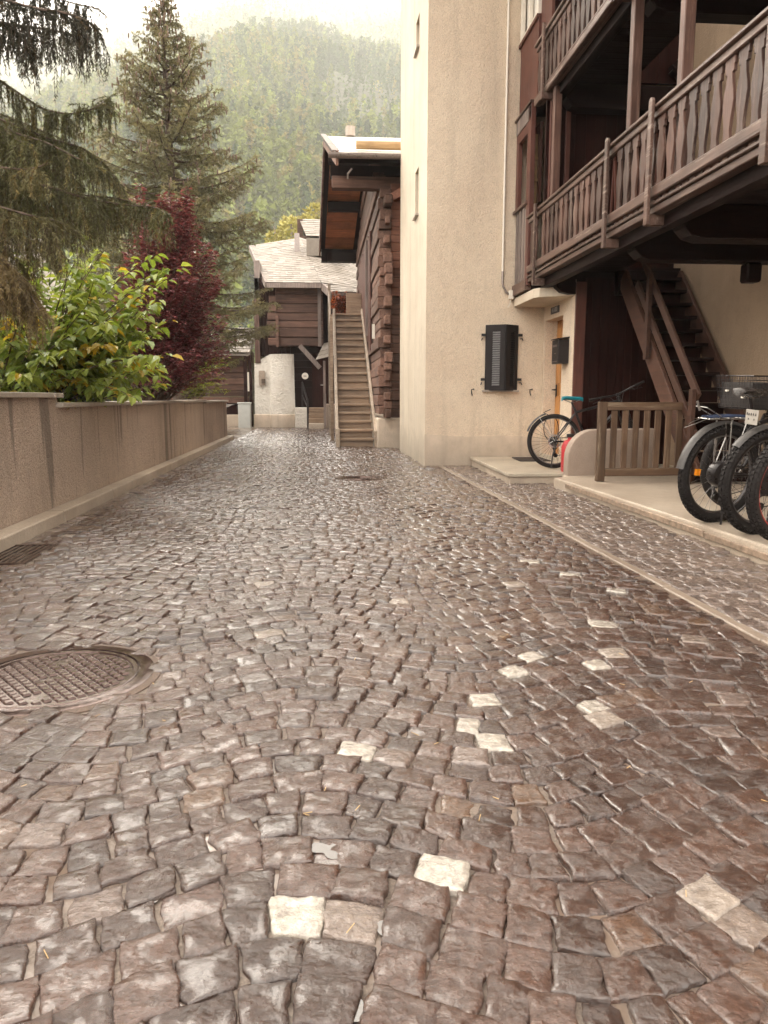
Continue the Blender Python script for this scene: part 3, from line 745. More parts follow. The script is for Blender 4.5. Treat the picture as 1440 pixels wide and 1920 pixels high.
# loggia end walls in dark red boards, both storeys
for z0, z1 in ((2.88, 5.08), (5.3, 9.0)):
    mb = MB(); x = 3.10
    while x < 4.99:
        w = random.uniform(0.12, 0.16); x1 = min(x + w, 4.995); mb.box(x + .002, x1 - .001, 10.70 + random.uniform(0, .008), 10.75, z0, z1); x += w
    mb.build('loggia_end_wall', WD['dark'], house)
mb = MB(); mb.box(3.14, 3.22, 10.62, 10.695, 2.9, 5.06); mb.box(3.36, 3.42, 10.64, 10.695, 2.9, 5.06); mb.build('loggia_door_frame', WD['red'], house, bevel=0.003)

def baluster_mesh(x, y, z0, z1, w):
    """flat sawn board: flared foot, slim ankle, belly, slim neck, square head"""
    prof = [(0.0, .40), (.05, .33), (.12, .27), (.25, .33), (.38, .44), (.48, .50), (.58, .44), (.70, .30), (.79, .25), (.815, .25), (.82, .40), (.90, .40), (.905, .47), (1.0, .47)]
    h = z1 - z0; j = random.uniform(-.006, .006)
    ring = [(x, y + j - b * w, z0 + a * h) for a, b in prof] + [(x, y + j + b * w, z0 + a * h) for a, b in prof[::-1]]
    m = MB(); m.prism(ring, (0.026, 0, 0)); return m
def balcony(name_label, zf, y_far, y_near, posts, straps, step, rail_z, first):
    fl = MB(); y = y_far
    while y > y_near:
        fl.box(BX + 0.10, 4.12 if (zf > 4 and 7.9 < y < 10.8) or (zf < 4 and 8.2 < y < 10.5) else 4.99, y - 0.145, y - 0.004, zf + 0.09, zf + 0.125); y -= 0.15
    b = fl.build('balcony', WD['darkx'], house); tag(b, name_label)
    f = MB(); f.box(BX - 0.01, BX + 0.10, y_near, y_far, zf + 0.015, zf + 0.075); f.box(BX - 0.035, BX + 0.09, y_near, y_far, zf + 0.077, zf + 0.105)
    f.build('fascia_board', WD['rail'], b, bevel=0.006)
    f = MB(); f.box(BX + 0.101, BX + 0.22, y_near, y_far - .3, zf - 0.10, zf + 0.088); f.build('edge_beam', WD['darky'], b, bevel=0.006)
    f = MB(); f.box(BX - 0.03, BX + 0.06, y_near, y_far + 0.02, rail_z - 0.79, rail_z - 0.69); f.build('bottom_rail', WD['rail'], b, bevel=0.01)
    f = MB(); f.box(BX - 0.05, BX + 0.085, y_near, y_far + 0.02, rail_z - 0.035, rail_z); f.box(BX - 0.02, BX + 0.055, y_near, y_far, rail_z - 0.10, rail_z - 0.037); f.build('handrail', WD['rail'], b, bevel=0.008)
    # scalloped strip between floor and bottom rail
    sc = MB(); y = y_far - 0.1
    z_lo, z_hi = zf + 0.106, rail_z - 0.792
    while y > y_near + 0.1:
        k = 6; ring = [(BX + 0.012, y, z_hi)] + [(BX + 0.012, y - 0.052 + 0.050 * math.cos(PI * t / k), z_hi - (z_hi - z_lo) * 0.96 * math.sin(PI * t / k) ** 0.7) for t in range(k + 1)] + [(BX + 0.012, y - 0.104, z_hi)]
        sc.prism(ring, (0.022, 0, 0)); y -= 0.125
    sc.build('scalloped_strip', WD['balcony'], b)
    y = y_far - first
    while y > y_near + 0.1:
        if all(abs(y - s) > 0.055 for s in straps): baluster_mesh(BX + 0.004, y, rail_z - 0.692, rail_z - 0.10, 0.150).build('baluster', WD['balcony'], b, bevel=0.003)
        y -= step
    for s in straps:
        m = MB(); w = 0.038
        ring = [(BX - 0.052, s - w, zf - 0.09), (BX - 0.052, s + w, zf - 0.09), (BX - 0.052, s + w, rail_z + 0.02)] + [(BX - 0.052, s + w * math.cos(PI * t / 6), rail_z + 0.02 + w * 1.1 * math.sin(PI * t / 6)) for t in range(1, 6)] + [(BX - 0.052, s - w, rail_z + 0.02)]
        m.prism(ring, (-0.03, 0, 0)); m.box(BX - 0.05, BX + 0.09, s - 0.034, s + 0.034, zf - 0.09, zf + 0.0); m.build('strap_post', WD['rail'], b, bevel=0.004)
    for (x, y, z1) in posts:
        m = MB(); m.box(x - 0.05, x + 0.05, y - 0.05, y + 0.05, rail_z - 0.8, z1); m.build('post', WD['balcony'], b, bevel=0.008)
    for s in straps + [4.8, 3.2]:
        # joists with rounded noses
        pr = [(BX + 0.16, zf - 0.02), (BX + 0.18, zf - 0.12), (BX + 0.25, zf - 0.19), (BX + 0.36, zf - 0.22), (4.99, zf - 0.22), (4.99, zf + 0.088), (BX + 0.16, zf + 0.088)]
        m = MB(); m.prism([(x + 0.065, s - 0.11, z) for x, z in pr], (0, 0.22, 0)); m.build('joist', WD['darkx'], b, bevel=0.01)
    return b
balcony('lower balcony with flat sawn balusters', 2.72, 11.22, 2.2, [(3.14, 10.36, 5.08), (3.16, 7.86, 5.08), (3.18, 6.80, 5.08)], [10.72, 8.06, 7.0, 5.15], 0.19, 3.66, 0.10)
balcony('upper balcony cut off by the top of the photo', 5.08, 11.05, 2.2, [], [10.55, 8.0, 6.6], 0.175, 5.87, 0.08)
# ceiling boards above the lower loggia, a cross beam and a knee brace by the tan wall
mb = MB(); mb.beam(at(1262, 140, 10.6), at(1326, 38, 10.6), 0.10, 0.12, (0, 1, 0)); mb.build('knee_brace', WD['darkx'], house)
mb = MB(); mb.beam(at(1262, 120, 10.58), at(1305, 185, 10.58), 0.10, 0.14, (0, 1, 0)); mb.build('knee_brace', WD['darkx'], house)
mb = MB(); mb.beam((4.2, 9.9, 3.75), (4.2, 7.6, 2.95), 0.05, 0.12); mb.beam((4.2, 9.9, 3.50), (4.2, 7.9, 2.85), 0.05, 0.06); mb.build('stairwell_rail', WD['stair'], house)
mb = MB(); mb.box(4.55, 4.72, 8.0, 8.16, 2.30, 2.50); mb.build('beam_peg', WD['darkx'], house, bevel=0.02)
# small cladding on joist ends over the stair head
mb = MB(); mb.box(4.10, 4.99, 10.45, 10.58, 2.48, 2.80); mb.build('stair_trimmer', WD['darkx'], house)

# long sticks standing in the dark corner of the loggia
st = empty('wooden_sticks', (4.0, 9.6, 2.85), 'thin reddish sticks standing upright in the dark loggia corner', 'sticks')
mb = MB()
for i in range(16):
    x = 3.75 + 0.055 * i + random.uniform(-.02, .02); y = 9.9 + random.uniform(-.1, .1)
    mb.beam((x, y, 2.85), (x + random.uniform(-.08, .08), y + 0.1, 4.0 + random.uniform(0, .65)), 0.022, 0.022)
mb.build('stick', WD['red'], st)

# ------------------------------------------------------------------ stairs under the balcony
e = empty('staircase', (4.55, 8.2, 0.12), 'dark timber staircase climbing under the balcony beside the tan wall', 'staircase')
z0, z1, y0, y1 = 0.12, 2.72, 8.12, 10.42
for x in (4.16, 4.93):
    mb = MB(); mb.beam((x, y0 - .02, z0 + 0.10), (x, y1, z1 - 0.02), 0.05, 0.26); mb.build('string', WD['stair'], e, bevel=0.004)
N = 14
for i in range(N):
    t = (i + 0.6) / N; y = y0 + (y1 - y0) * t; z = z0 + (z1 - z0) * t
    MB().box(4.186, 4.904, y - 0.12, y + 0.12, z, z + 0.04).build('tread', WD['darkx'], e, bevel=0.003)
    MB().box(4.19, 4.90, y + 0.06, y + 0.085, z - (z1 - z0) / N + 0.042, z - 0.002).build('riser', WD['dark'], e)
for (dz, w) in ((0.86, 0.10), (0.42, 0.10)):
    mb = MB(); mb.beam((4.13, y0 - 0.05, z0 + 0.10 + dz), (4.13, y1 - 0.55, z1 - 0.62 + dz + 0.02), 0.035, w); mb.build('handrail', WD['stair'], e, bevel=0.004)
for t in (0.0, 0.55):
    y = y0 + (y1 - y0) * t; z = z0 + (z1 - z0) * t
    mb = MB(); mb.box(4.06, 4.11, y - 0.04, y + 0.04, z, z + 1.05); mb.build('newel_post', WD['stair'], e, bevel=0.004)

# ------------------------------------------------------------------ doorstep, mat, terrace, low wall, gate, mailbox
e = empty('doorstep', (3.0, 10.7, 0), 'pale stone entry step in front of the orange door', 'step')
mb = MB(); mb.prism([(2.42, 12.0, -0.03), (2.36, 9.31, -0.03), (3.60, 9.31, -0.03), (3.60, 12.0, -0.03)], (0, 0, 0.12)); mb.build('riser_block', P_BASE, e, bevel=0.006)
mb = MB(); mb.prism([(2.395, 12.02, 0.092), (2.335, 9.28, 0.092), (3.62, 9.28, 0.092), (3.62, 12.02, 0.092)], (0, 0, 0.042)); mb.build('top_slab', SLABM, e, bevel=0.008, seg=2)
mb = MB(); mb.prism([(3.0, 11.72, 0.136), (2.95, 11.05, 0.136), (3.42, 11.02, 0.136), (3.45, 11.70, 0.136)], (0, 0, 0.014)); tag(mb.build('door_mat', MATM, bevel=0.004), 'dark rectangular mat lying on the pale entry step', 'door mat')
mb = MB()
ring = [(2.98, 8.97), (2.80, 8.9), (2.84, 7.5), (2.87, 6.0), (2.89, 4.0), (2.90, 0.6), (5.0, 0.6), (5.0, 10.6), (3.63, 10.6), (3.63, 9.25), (3.0, 9.20)]
mb.prism([(x, y, -0.04) for x, y in ring], (0, 0, 0.165)); o = mb.build('terrace_pavement', CONC, bevel=0.02, seg=3); tag(o, kind='structure')
# rusty edge rail along the terrace rim
mb = MB(); mb.beam((2.805, 8.45, 0.075), (2.872, 5.4, 0.06), 0.02, 0.05); mb.beam((2.872, 5.39, 0.055), (2.885, 3.2, 0.05), 0.02, 0.045); tag(mb.build('edge_rail', plain('rusty_edge_steel', (0.30, 0.22, 0.16), 0.5, 0.3, 0.5, 20, 0.4), bevel=0.003), 'thin worn metal edging strip along the rim of the concrete terrace', 'edging')
# low wall with a rounded shoulder
mb = MB(); ring = [(3.02, -0.02), (3.02, 0.33)] + [(3.02 + 0.33 * (1 - math.cos(t * PI / 16)), 0.33 + 0.36 * math.sin(t * PI / 16)) for t in range(1, 9)] + [(4.12, 0.70), (4.12, -0.02)]
mb.prism([(x, 9.06, z) for x, z in ring], (0, 0.17, 0)); tag(mb.build('low_wall', P_LOW, bevel=0.012, seg=2), 'low rounded pinkish wall behind the wooden gate', 'low wall')
# timber gate leaning before it
e = empty('wooden_gate', (3.6, 8.4, 0.125), 'worn slatted wooden gate standing on the terrace by the low wall', 'gate')
gy = 8.42
mb = MB(); mb.box(3.14, 3.235, gy - 0.035, gy + 0.035, 0.127, 1.03); mb.build('post', WD['gate'], e, bevel=0.006)
mb = MB(); mb.box(3.235, 4.17, gy - 0.03, gy + 0.03, 0.935, 1.025); mb.build('rail', WD['gatex'], e, bevel=0.006)
mb = MB(); mb.box(3.235, 4.17, gy - 0.03, gy + 0.03, 0.185, 0.275); mb.build('rail', WD['gatex'], e, bevel=0.006)
mb = MB(); mb.box(4.175, 4.25, gy - 0.035, gy + 0.035, 0.127, 1.03); mb.build('post', WD['gate'], e, bevel=0.006)
x = 3.295
while x < 4.12:
    MB().box(x, x + 0.068, gy - 0.018, gy + 0.012, 0.277, 0.933).build('slat', WD['gate'], e, bevel=0.004); x += 0.128
# mailbox
e = empty('mailbox', (3.48, 11.0, 1.7), 'black mailbox hanging beside the orange door', 'mailbox')
mb = MB(); mb.box(3.40, 3.558, 10.80, 11.10, 1.56, 1.90); mb.build('body', BLACK, e, bevel=0.008)
mb = MB(); mb.prism([(3.385, 10.79, 1.903), (3.385, 11.11, 1.903), (3.558, 11.11, 1.925), (3.558, 10.79, 1.925)], (0, 0, 0.012)); mb.build('lid', BLACK, e)
mb = MB(); mb.box(3.394, 3.399, 10.86, 11.05, 1.80, 1.83); mb.box(3.394, 3.399, 10.90, 10.96, 1.70, 1.715); mb.box(3.394, 3.399, 10.84, 11.06, 1.585, 1.60); mb.build('slot', ZINC, e)
# red canister behind the low wall
e = empty('red_canister', (3.2, 9.5, 0.135), 'red plastic canister on the entry step behind the low wall', 'canister')
mb = MB(); mb.lathe([(0.10, 0), (0.11, 0.02), (0.11, 0.32), (0.08, 0.39), (0.035, 0.41), (0.035, 0.44)], (3.19, 9.50, 0.136), 20); mb.build('body', REDP, e, smooth=True)
mb = MB(); mb.lathe([(0.05, 0), (0.05, 0.04)], (3.19, 9.50, 0.577), 16); mb.build('cap', BLACK, e)
# ------------------------------------------------------------------ old timber barn with the big overhanging roof
def slate_roof(mb, p00, p10, p01, p11, rows, cols, t=0.014, lift=0.006):
    """overlapping stone slates: p00-p10 the eave, p01-p11 the ridge"""
    p00, p10, p01, p11 = map(V, (p00, p10, p01, p11)); nn = (p10 - p00).cross(p01 - p00).normalized()
    if nn.z < 0: nn = -nn
    P = lambda u, v: (p00 * (1 - u) + p10 * u) * (1 - v) + (p01 * (1 - u) + p11 * u) * v
    for i in range(rows):
        v0, v1 = i / rows, min(1, (i + 1.35) / rows); u = -random.uniform(0, 0.6) / cols
        while u < 1:
            du = random.uniform(0.7, 1.35) / cols; a, b = max(0, u), min(1, u + du * 0.985)
            if b - a > 0.1 / cols:
                dv = random.uniform(-.12, .08) / rows
                q = [P(a, v0 + (dv if i else 0)), P(b, v0 + (dv if i else 0)), P(b, v1), P(a, v1)]
                l = lift + random.uniform(0, .012)
                top = [q[0] + nn * (l + t), q[1] + nn * (l + t), q[2] + nn * 0.012, q[3] + nn * 0.012]
                bot = [q[0] + nn * l, q[1] + nn * l, q[2], q[3]]
                mb.add(bot + top, [(0, 3, 2, 1), (4, 5, 6, 7), (0, 1, 5, 4), (1, 2, 6, 5), (2, 3, 7, 6), (3, 0, 4, 7)])
            u += du
barn = empty('barn', (2.5, 20, 0), 'old dark log barn with wide overhanging slate roof behind the cream house', 'barn')
E0, E1 = V((0.36, 15.6, 5.76)), V((5.6, 15.6, 5.76))
RG0, RG1 = at(606, 256, 20.8), None; RG1 = V((5.6, 20.8, RG0.z))
B0 = V((0.02, 26.2, 5.95)); B1 = V((5.6, 26.2, 5.95))
mb = MB(); slate_roof(mb, E0, E1, RG0, RG1, 10, 11); slate_roof(mb, B0, B1, RG0, RG1, 10, 11)
roof = mb.build('roof', plain('wet_slates_sky_reflection', (0.60, 0.56, 0.50), 0.35, 0, 0.15, 3, 0.2), barn)  # pale colour stands in for the sky reflected in wet slates
mb = MB(); dz = V((0, 0, -0.05))
mb.prism([E0 + dz, E1 + dz, RG1 + dz, RG0 + dz], (0, 0, -0.04)); mb.prism([B0 + dz, RG0 + dz, RG1 + dz, B1 + dz], (0, 0, -0.04)); mb.build('soffit_boards', WD['dark'], roof)
# orange boards of the soffit bay at the far slope, seen from below
mb = MB(); k = 12
for i in range(k):
    a, b = i / k, (i + 0.94) / k
    L = lambda t: (RG0 * (1 - t) + B0 * t)
    p, q = L(a) + V((0.20, 0, -0.10)), L(b) + V((0.20, 0, -0.10)); wd = 0.92
    mb.prism([p, p + V((wd, 0, 0)), q + V((wd, 0, 0)), q], (0, 0, -0.02))
mb.build('soffit_boards', WD['soffit'], roof)
mb = MB(); mb.beam(E0 + V((0.03, -.05, -0.10)), RG0 + V((0.03, 0, -0.10)), 0.05, 0.26); mb.beam(B0 + V((0.03, 0, -0.12)), RG0 + V((0.03, 0, -0.12)), 0.05, 0.30); mb.build('barge_board', WD['logy'], roof)
mb = MB(); mb.beam(E0 + V((0.0, 0, 0.055)), RG0 + V((0.0, 0, 0.055)), 0.14, 0.02); mb.build('verge_flashing', WD['grey'], roof)
for (y, z, h) in ((16.62, 5.60, 0.24), (18.5, 6.35, 0.26), (20.8, RG0.z - 0.32, 0.34), (23.4, 6.75, 0.26), (25.9, 5.78, 0.30)):
    mb = MB(); mb.box(0.30, 5.5, y - 0.12, y + 0.12, z - h, z); mb.build('purlin', WD['logx'] if y < 17 else WD['darkx'], barn, bevel=0.01)
mb = MB(); mb.tube([E0 + V((0.42, 0.42, 0.30)), E1 + V((0, 0.42, 0.30))], 0.085, 12); mb.build('snow_guard_log', WD['fresh'], roof, smooth=True)
mb = MB(); k = 8
for i in range(k):
    a0, a1 = PI + PI * i / k, PI + PI * (i + 1) / k; r0 = 0.085
    c = V((0, E0.y - 0.07, E0.z - 0.02))
    q = [(x, c.y + r * math.cos(a), c.z + r * math.sin(a)) for x in (0.22, 5.6) for a in (a0, a1) for r in (r0, r0 - 0.008)]
    mb.add(q, [(0, 2, 6, 4), (1, 5, 7, 3), (0, 1, 3, 2), (4, 6, 7, 5)])
mb.add([(0.22, c.y + r0 * math.cos(PI + PI * i / k), c.z + r0 * math.sin(PI + PI * i / k)) for i in range(k + 1)], [tuple(range(k + 1))])
mb.build('gutter', ZINC, barn)
mb = MB(); mb.box(0.10, 1.30, 25.95, 26.12, 5.48, 5.90); mb.build('eave_boarding', WD['darkx'], barn)
mb = MB(); mb.tube([(0.68, 15.7, 5.52), (0.60, 15.7, 5.42), (0.60, 15.75, 5.34)], 0.018, 8); mb.build('gutter_hook', ZINC, barn)
mb = MB(); mb.tube([RG0 + V((0.7, 0, 0.02)), RG0 + V((0.7, 0, 0.25))], 0.13, 10); mb.build('ridge_cowl', STONE, barn)
# gable wall towards the lane, beams running along the lane
mb = MB(); z = 0.72
while z < 6.7:
    h = random.uniform(0.17, 0.24); o = random.uniform(-.03, .03)
    yt = 26.0 if z < 5.4 else 26.0 - (z - 5.4) * 2.4; yb = 16.35 if z < 5.2 else 16.35 + (z - 5.2) * 2.4
    mb.box(1.26 + o, 1.52, yb + random.uniform(-.06, .06), yt, z + 0.004, z + h - 0.004); z += h
mb.build('log_gable_wall', WD['logy'], barn, bevel=0.012)
# crossing log ends beside the corner
mb = MB(); z = 0.64; i = 0
while z < 5.2:
    h = random.uniform(0.16, 0.23)
    if i % 2 == 0 or random.random() < 0.55:
        x0 = 1.36 + random.uniform(-.015, .02); MB().box(x0, 1.50 + random.uniform(-.02, .03), 16.10 + random.uniform(-.10, .10), 16.60, z + .006, z + h - .006).build('log_end', WD['logy'], barn, bevel=0.02)
    z += h; i += 1
mb = MB(); z = 0.64
while z < 3.2:
    h = random.uniform(0.17, 0.22); mb.box(1.50, 4.5, 16.58 + random.uniform(-.02, .02), 16.8, z + .003, z + h - .003); z += h
mb.build('log_front_wall', WD['logx'], barn, bevel=0.01)
mb = MB(); z = 3.2
while z < 5.4:
    h = random.uniform(0.15, 0.2); mb.box(1.52, 4.5, 16.42 + random.uniform(-.008, .008), 16.6, z + .003, z + h - .003); z += h
mb.build('red_plank_wall', WD['logr'], barn, bevel=0.006)
mb = MB(); mb.beam((1.55, 16.35, 5.15), (2.4, 15.9, 5.55), 0.14, 0.16); mb.build('eave_bracket', WD['logr'], barn)
mb = MB(); mb.prism([(1.22, 16.4, -0.05), (4.5, 16.4, -0.05), (4.5, 16.4, 0.63), (1.24, 16.4, 0.63)], (0, 9.5, 0)); mb.build('stone_base', P_BASE, barn, bevel=0.03, seg=2)
# boarded screen beside the stair head
mb = MB(); y = 18.6
while y < 23.5:
    mb.box(1.215, 1.25, y, y + 0.17, 2.2 + (y - 18.6) * 0.3, 4.95 + random.uniform(-.05, .05)); y += 0.18
mb.build('boarded_screen', WD['red'], barn)
mb = MB(); mb.box(1.16, 1.26, 19.4, 19.52, 2.6, 4.9); mb.build('screen_post', WD['grey'], barn)
mb = MB(); mb.box(1.20, 1.26, 17.55, 17.63, 2.40, 2.72); mb.build('white_tag', WHITEP, barn)

# ------------------------------------------------------------------ open wooden stair up the barn's flank
e = empty('wooden_stairs', (0.78, 16.7, 0), 'steep worn wooden stairs climbing along the log barn', 'stairs')
N = 18; y0, y1, zt = 16.78, 21.9, 3.38
for i in range(N):
    y = y0 + (y1 - y0) * i / N; z = zt * (i + 1) / N
    mb = MB(); j = random.uniform(-.01, .01); mb.box(0.41, 1.17, y - 0.06 + j, y + 0.33, z - 0.055, z); mb.build('tread', WD['tread'], e, bevel=0.008)
    mb = MB(); mb.box(0.42, 1.16, y + 0.01, y + 0.035, z - zt / N + 0.002, z - 0.057); mb.build('riser', WD['tread'], e)
mb = MB(); mb.beam((0.365, y0 - 0.16, 0.10), (0.42, y1, zt + 0.02), 0.07, 0.32); mb.build('string', WD['string'], e, bevel=0.008)
mb = MB(); mb.beam((1.215, y0 - 0.16, 0.10), (1.20, y1, zt + 0.02), 0.06, 0.32); mb.build('string', WD['string'], e, bevel=0.008)
mb = MB(); mb.box(0.33, 0.42, 16.5, 16.62, 0.0, 0.42); mb.build('newel_post', WD['string'], e, bevel=0.01)
mb = MB(); mb.box(1.17, 1.25, 16.55, 16.65, 0.0, 0.36); mb.build('newel_post', WD['string'], e, bevel=0.01)
mb = MB(); mb.box(0.26, 0.34, 19.2, 19.3, 0.0, 3.1); mb.build('side_post', WD['tread'], e, bevel=0.008)
mb = MB(); mb.box(0.25, 0.33, 21.85, 21.95, 0.0, 4.22); mb.build('side_post', WD['string'], e, bevel=0.008)
mb = MB(); mb.beam((0.30, 19.3, 2.3), (0.29, 21.9, 4.0), 0.05, 0.09); mb.build('handrail', WD['tread'], e, bevel=0.006)
mb = MB(); mb.box(0.30, 1.25, 21.9, 24.5, 3.28, 3.38); mb.build('landing', WD['tread'], e)
mb = MB(); mb.box(0.78, 1.28, 22.3, 22.36, 3.38, 4.02); tag(mb.build('timber_panel', WD['tread'], bevel=0.006), 'pale upright timber board on the landing of the wooden stairs', 'board')

# ------------------------------------------------------------------ far chalet closing the lane
ch = empty('chalet', (-0.8, 29, 0), 'old chalet with broad slate roof and white curved base at the end of the lane', 'chalet')
S00, S10 = at(500, 530, 27.3), at(603, 531, 27.3); 
S01, S11 = at(469, 461, 33.5), at(563, 446, 33.5)
T00, T10 = at(622, 548, 26.3), at(690, 548, 26.3); U01, U11 = at(563, 450, 33.5), at(690, 486, 32.0)
mb = MB(); slate_roof(mb, S00, S10, S01, S11, 24, 9); 
slate_roof(mb, S10, T10 + V((0, 1.0, 0.25)), S11, U11, 24, 9); slate_roof(mb, T00, T10, S10 + V((0, 0.1, 0.0)), T10 + V((0, 1.1, 0.3)), 4, 7)
rf = mb.build('roof', SLATE, ch)
def quadslab(q, off, m, name, par): 
    b = MB(); b.prism(q, off); return b.build(name, m, par)
dn = V((0, 0, -0.03))
quadslab([S00 + dn, S10 + dn, S11 + dn, S01 + dn], (0, 0, -0.08), WD['darkx'], 'roof_deck', rf)
quadslab([S10 + dn, T10 + V((0, 1, .25)) + dn, U11 + dn, S11 + dn], (0, 0, -0.08), WD['darkx'], 'roof_deck', rf)
mb = MB(); mb.beam(S00 + V((0, -.04, -.09)), S10 + V((0, -.04, -.09)), 0.05, 0.16); mb.build('eave_board', WD['grey'], rf); mb = MB(); mb.beam(T00 + V((0, -.04, -.06)), T10 + V((0, -.04, -.06)), 0.05, 0.10); mb.build('eave_board', WD['grey'], rf)
mb = MB(); mb.beam(S00 + V((-.03, 0, -.08)), S01 + V((-.03, 0, -.08)), 0.06, 0.22); mb.beam(S10 + V((0.02, 0, -.12)), T00 + V((0, 0, -.1)), 0.05, 0.25); mb.build('barge_board', WD['grey'], rf)
mb = MB(); p = at(557, 460, 31.5); mb.box(p.x - .10, p.x + .10, p.y - .1, p.y + .1, p.z - .3, p.z + .45); mb.build('chimney_pipe', ZINC, rf)
mb = MB(); a, b = at(575, 452, 31.2), at(606, 470, 31.2); mb.box(a.x, b.x, 30.6, 31.8, b.z - 0.3, a.z); mb.build('skylight_box', SLATE, rf)
mb = MB(); a, b = at(624, 460, 30), at(651, 470, 30); mb.box(a.x, b.x, 29.8, 30.2, b.z - 0.3, a.z); mb.build('roof_curb', STONE, rf)
# log box, jettied
a, b = at(516, 541, 27.7), at(606, 649, 27.7)
mb = MB(); z = b.z
while z < a.z + 0.1:
    h = random.uniform(0.24, 0.34); mb.box(a.x, b.x, 27.7 + random.uniform(-.02, .02), 31, z + .006, z + h - .006); z += h
mb.build('log_storey', WD['logx'], ch, bevel=0.015)
mb = MB(); z = b.z; i = 0
while z < a.z - 0.5:
    h = 0.29; MB().box(a.x - 0.28 + random.uniform(-.06, .06), a.x + 0.02, 27.62, 27.9, z + .02, z + h - .02).build('log_end', WD['logx'], ch, bevel=0.015); z += h

mb = MB(); mb.box(a.x - 0.01, a.x + 0.10, 27.60, 27.67, b.z - .05, a.z - 0.9); mb.build('corner_board', WD['logx'], ch, bevel=0.01)
mb = MB(); mb.beam((b.x - 0.12, 27.62, b.z - .02), (b.x - 0.12, 27.62, a.z + 0.02), 0.12, 0.10); mb.build('corner_pole', WD['grey'], ch)
# boarded left part over the white base
a2, b2 = at(476, 505, 28.3), at(520, 668, 28.3)
mb = MB(); x = a2.x
while x < b2.x + 1.6:
    mb.box(x + .004, x + 0.15, 28.3, 28.5, b2.z, 5.3); x += 0.155
mb.build('boarded_storey', WD['dark'], ch)
mb = MB(); mb.box(a2.x - 0.02, a2.x + 0.17, 28.12, 28.298, b2.z - 0.25, 4.55); mb.build('corner_post', WD['balcony'], ch, bevel=0.01)
mb = MB(); mb.box(a2.x, a2.x + 0.2, 28.3, 33, b2.z, 5.9); mb.build('boarded_side', WD['grey'], ch)
# white masonry: flat part with a small niche window, then a rounded bay
mb = MB(); k = 14; wl, wr = at(475, 700, 28.0).x, at(552, 700, 27.7).x
ring = [(wl, 28.1), (wl + 0.55, 28.06)]
for i in range(k + 1):
    t = -0.9 + 1.8 * i / k
    ring.append((wl + 0.62 + (wr - wl - 0.62) * (i / k), 28.0 - 0.28 * math.cos(t * 1.2) + 0.05))
ring += [(wr, 29.5), (wl, 29.5)]
zt_ = lambda x: 2.30 if x < wl + 0.5 else 2.62
zs = [0.45, 0.8, 1.2, 1.6, 2.0]
vs = []; fs = []; m_ = len(ring)
lv = zs + ['top']
for li, z in enumerate(lv):
    for (x, y) in ring:
        zz = zt_(x) if z == 'top' else z
        tp = 1.0 if z == 'top' else 0.0
        vs.append((x + (0.03 * zz if x < -1.0 else -0.02 * zz) * 0.5, y + 0.02 * zz + tp * 0.06, zz))
for li in range(len(lv) - 1):
    for i in range(m_): fs.append((li * m_ + i, li * m_ + (i + 1) % m_, (li + 1) * m_ + (i + 1) % m_, (li + 1) * m_ + i))
fs.append(tuple((len(lv) - 1) * m_ + i for i in range(m_)))
mb.add(vs, fs); wb = mb.build('white_masonry_base', P_WHITE, ch, smooth=True)
mb = MB(); mb.prism([(x + (-.03 if x < -2 else .02), y - 0.03, -0.05) for x, y in ring], (0, 0, 0.52)); mb.build('cement_plinth', P_BASE, ch, bevel=0.02)
p0, p1 = at(485, 695, 28.06), at(497, 722, 28.06)
mb = MB(); mb.box(p0.x, p1.x, 28.03, 28.10, p1.z, p0.z); nw = mb.build('niche_window', plain('grey_wood_niche', (0.35, 0.28, 0.22), 0.7), ch)
mb = MB(); mb.box(p0.x + 0.1, p1.x + .02, 27.97, 28.03, p1.z + 0.06, p1.z + 0.22); mb.build('flower_pot', plain('dark_pot', (0.10, 0.07, 0.05), 0.7), nw)
# dark entrance with door, porcelain number disc, brace, little canopy and steps
mb = MB(); z = 0.72
while z < 3.05:
    mb.box(wr - 0.05, 0.75, 28.15, 28.3, z + .003, z + 0.235); z += 0.24
mb.build('dark_entrance_wall', WD['darkx'], ch)
mb = MB(); mb.box(-0.28, 0.42, 28.08, 28.149, 0.73, 2.45); dr = mb.build('door', WD['dark'], ch)
mb = MB(); mb.tube([(0.02, 28.05, 1.52), (0.18, 28.05, 1.52)], 0.018, 6); mb.build('handle', STEEL, dr)
p = at(572, 705, 28.05); mb = MB(); mb.lathe([(0.001, -0.02), (0.11, -0.02), (0.12, -0.01), (0.12, 0.02)], (p.x, 28.05, p.z), 24, 'y'); disc = mb.build('number_disc', WHITEP, dr)
mb = MB(); mb.box(p.x - 0.05, p.x + 0.05, 28.022, 28.027, p.z - 0.015, p.z + 0.01); mb.build('disc_mark', GUARD, disc)
a, b = at(562, 648, 27.7), at(600, 690, 27.7); mb = MB(); mb.beam(a, b, 0.16, 0.16, (0, 1, 0)); mb.build('brace', WD['grey'], ch)
c0, c1 = at(592, 676, 26.6), at(625, 668, 26.6)
mb = MB(); slate_roof(mb, c0, c1, c0 + V((0.3, 1.2, 0.65)), c1 + V((0.2, 1.2, 0.65)), 4, 4, 0.02); mb.build('canopy', SLATE, ch)
mb = MB(); mb.box(c0.x + 0.25, c0.x + 0.33, 26.7, 26.8, -0.02, c0.z); mb.build('canopy_post', WD['grey'], ch)
sx0, sx1 = at(579, 790, 27.2).x, at(610, 790, 27.2).x
for i in range(4):
    mb = MB(); mb.box(sx0, sx1, 26.9 + i * 0.28, 28.1, 0.72 * i / 4 - .03 * (i == 0), 0.72 * (i + 1) / 4 - 0.002); mb.build('step', WD['tread'] if i else CONC, ch, bevel=0.015)
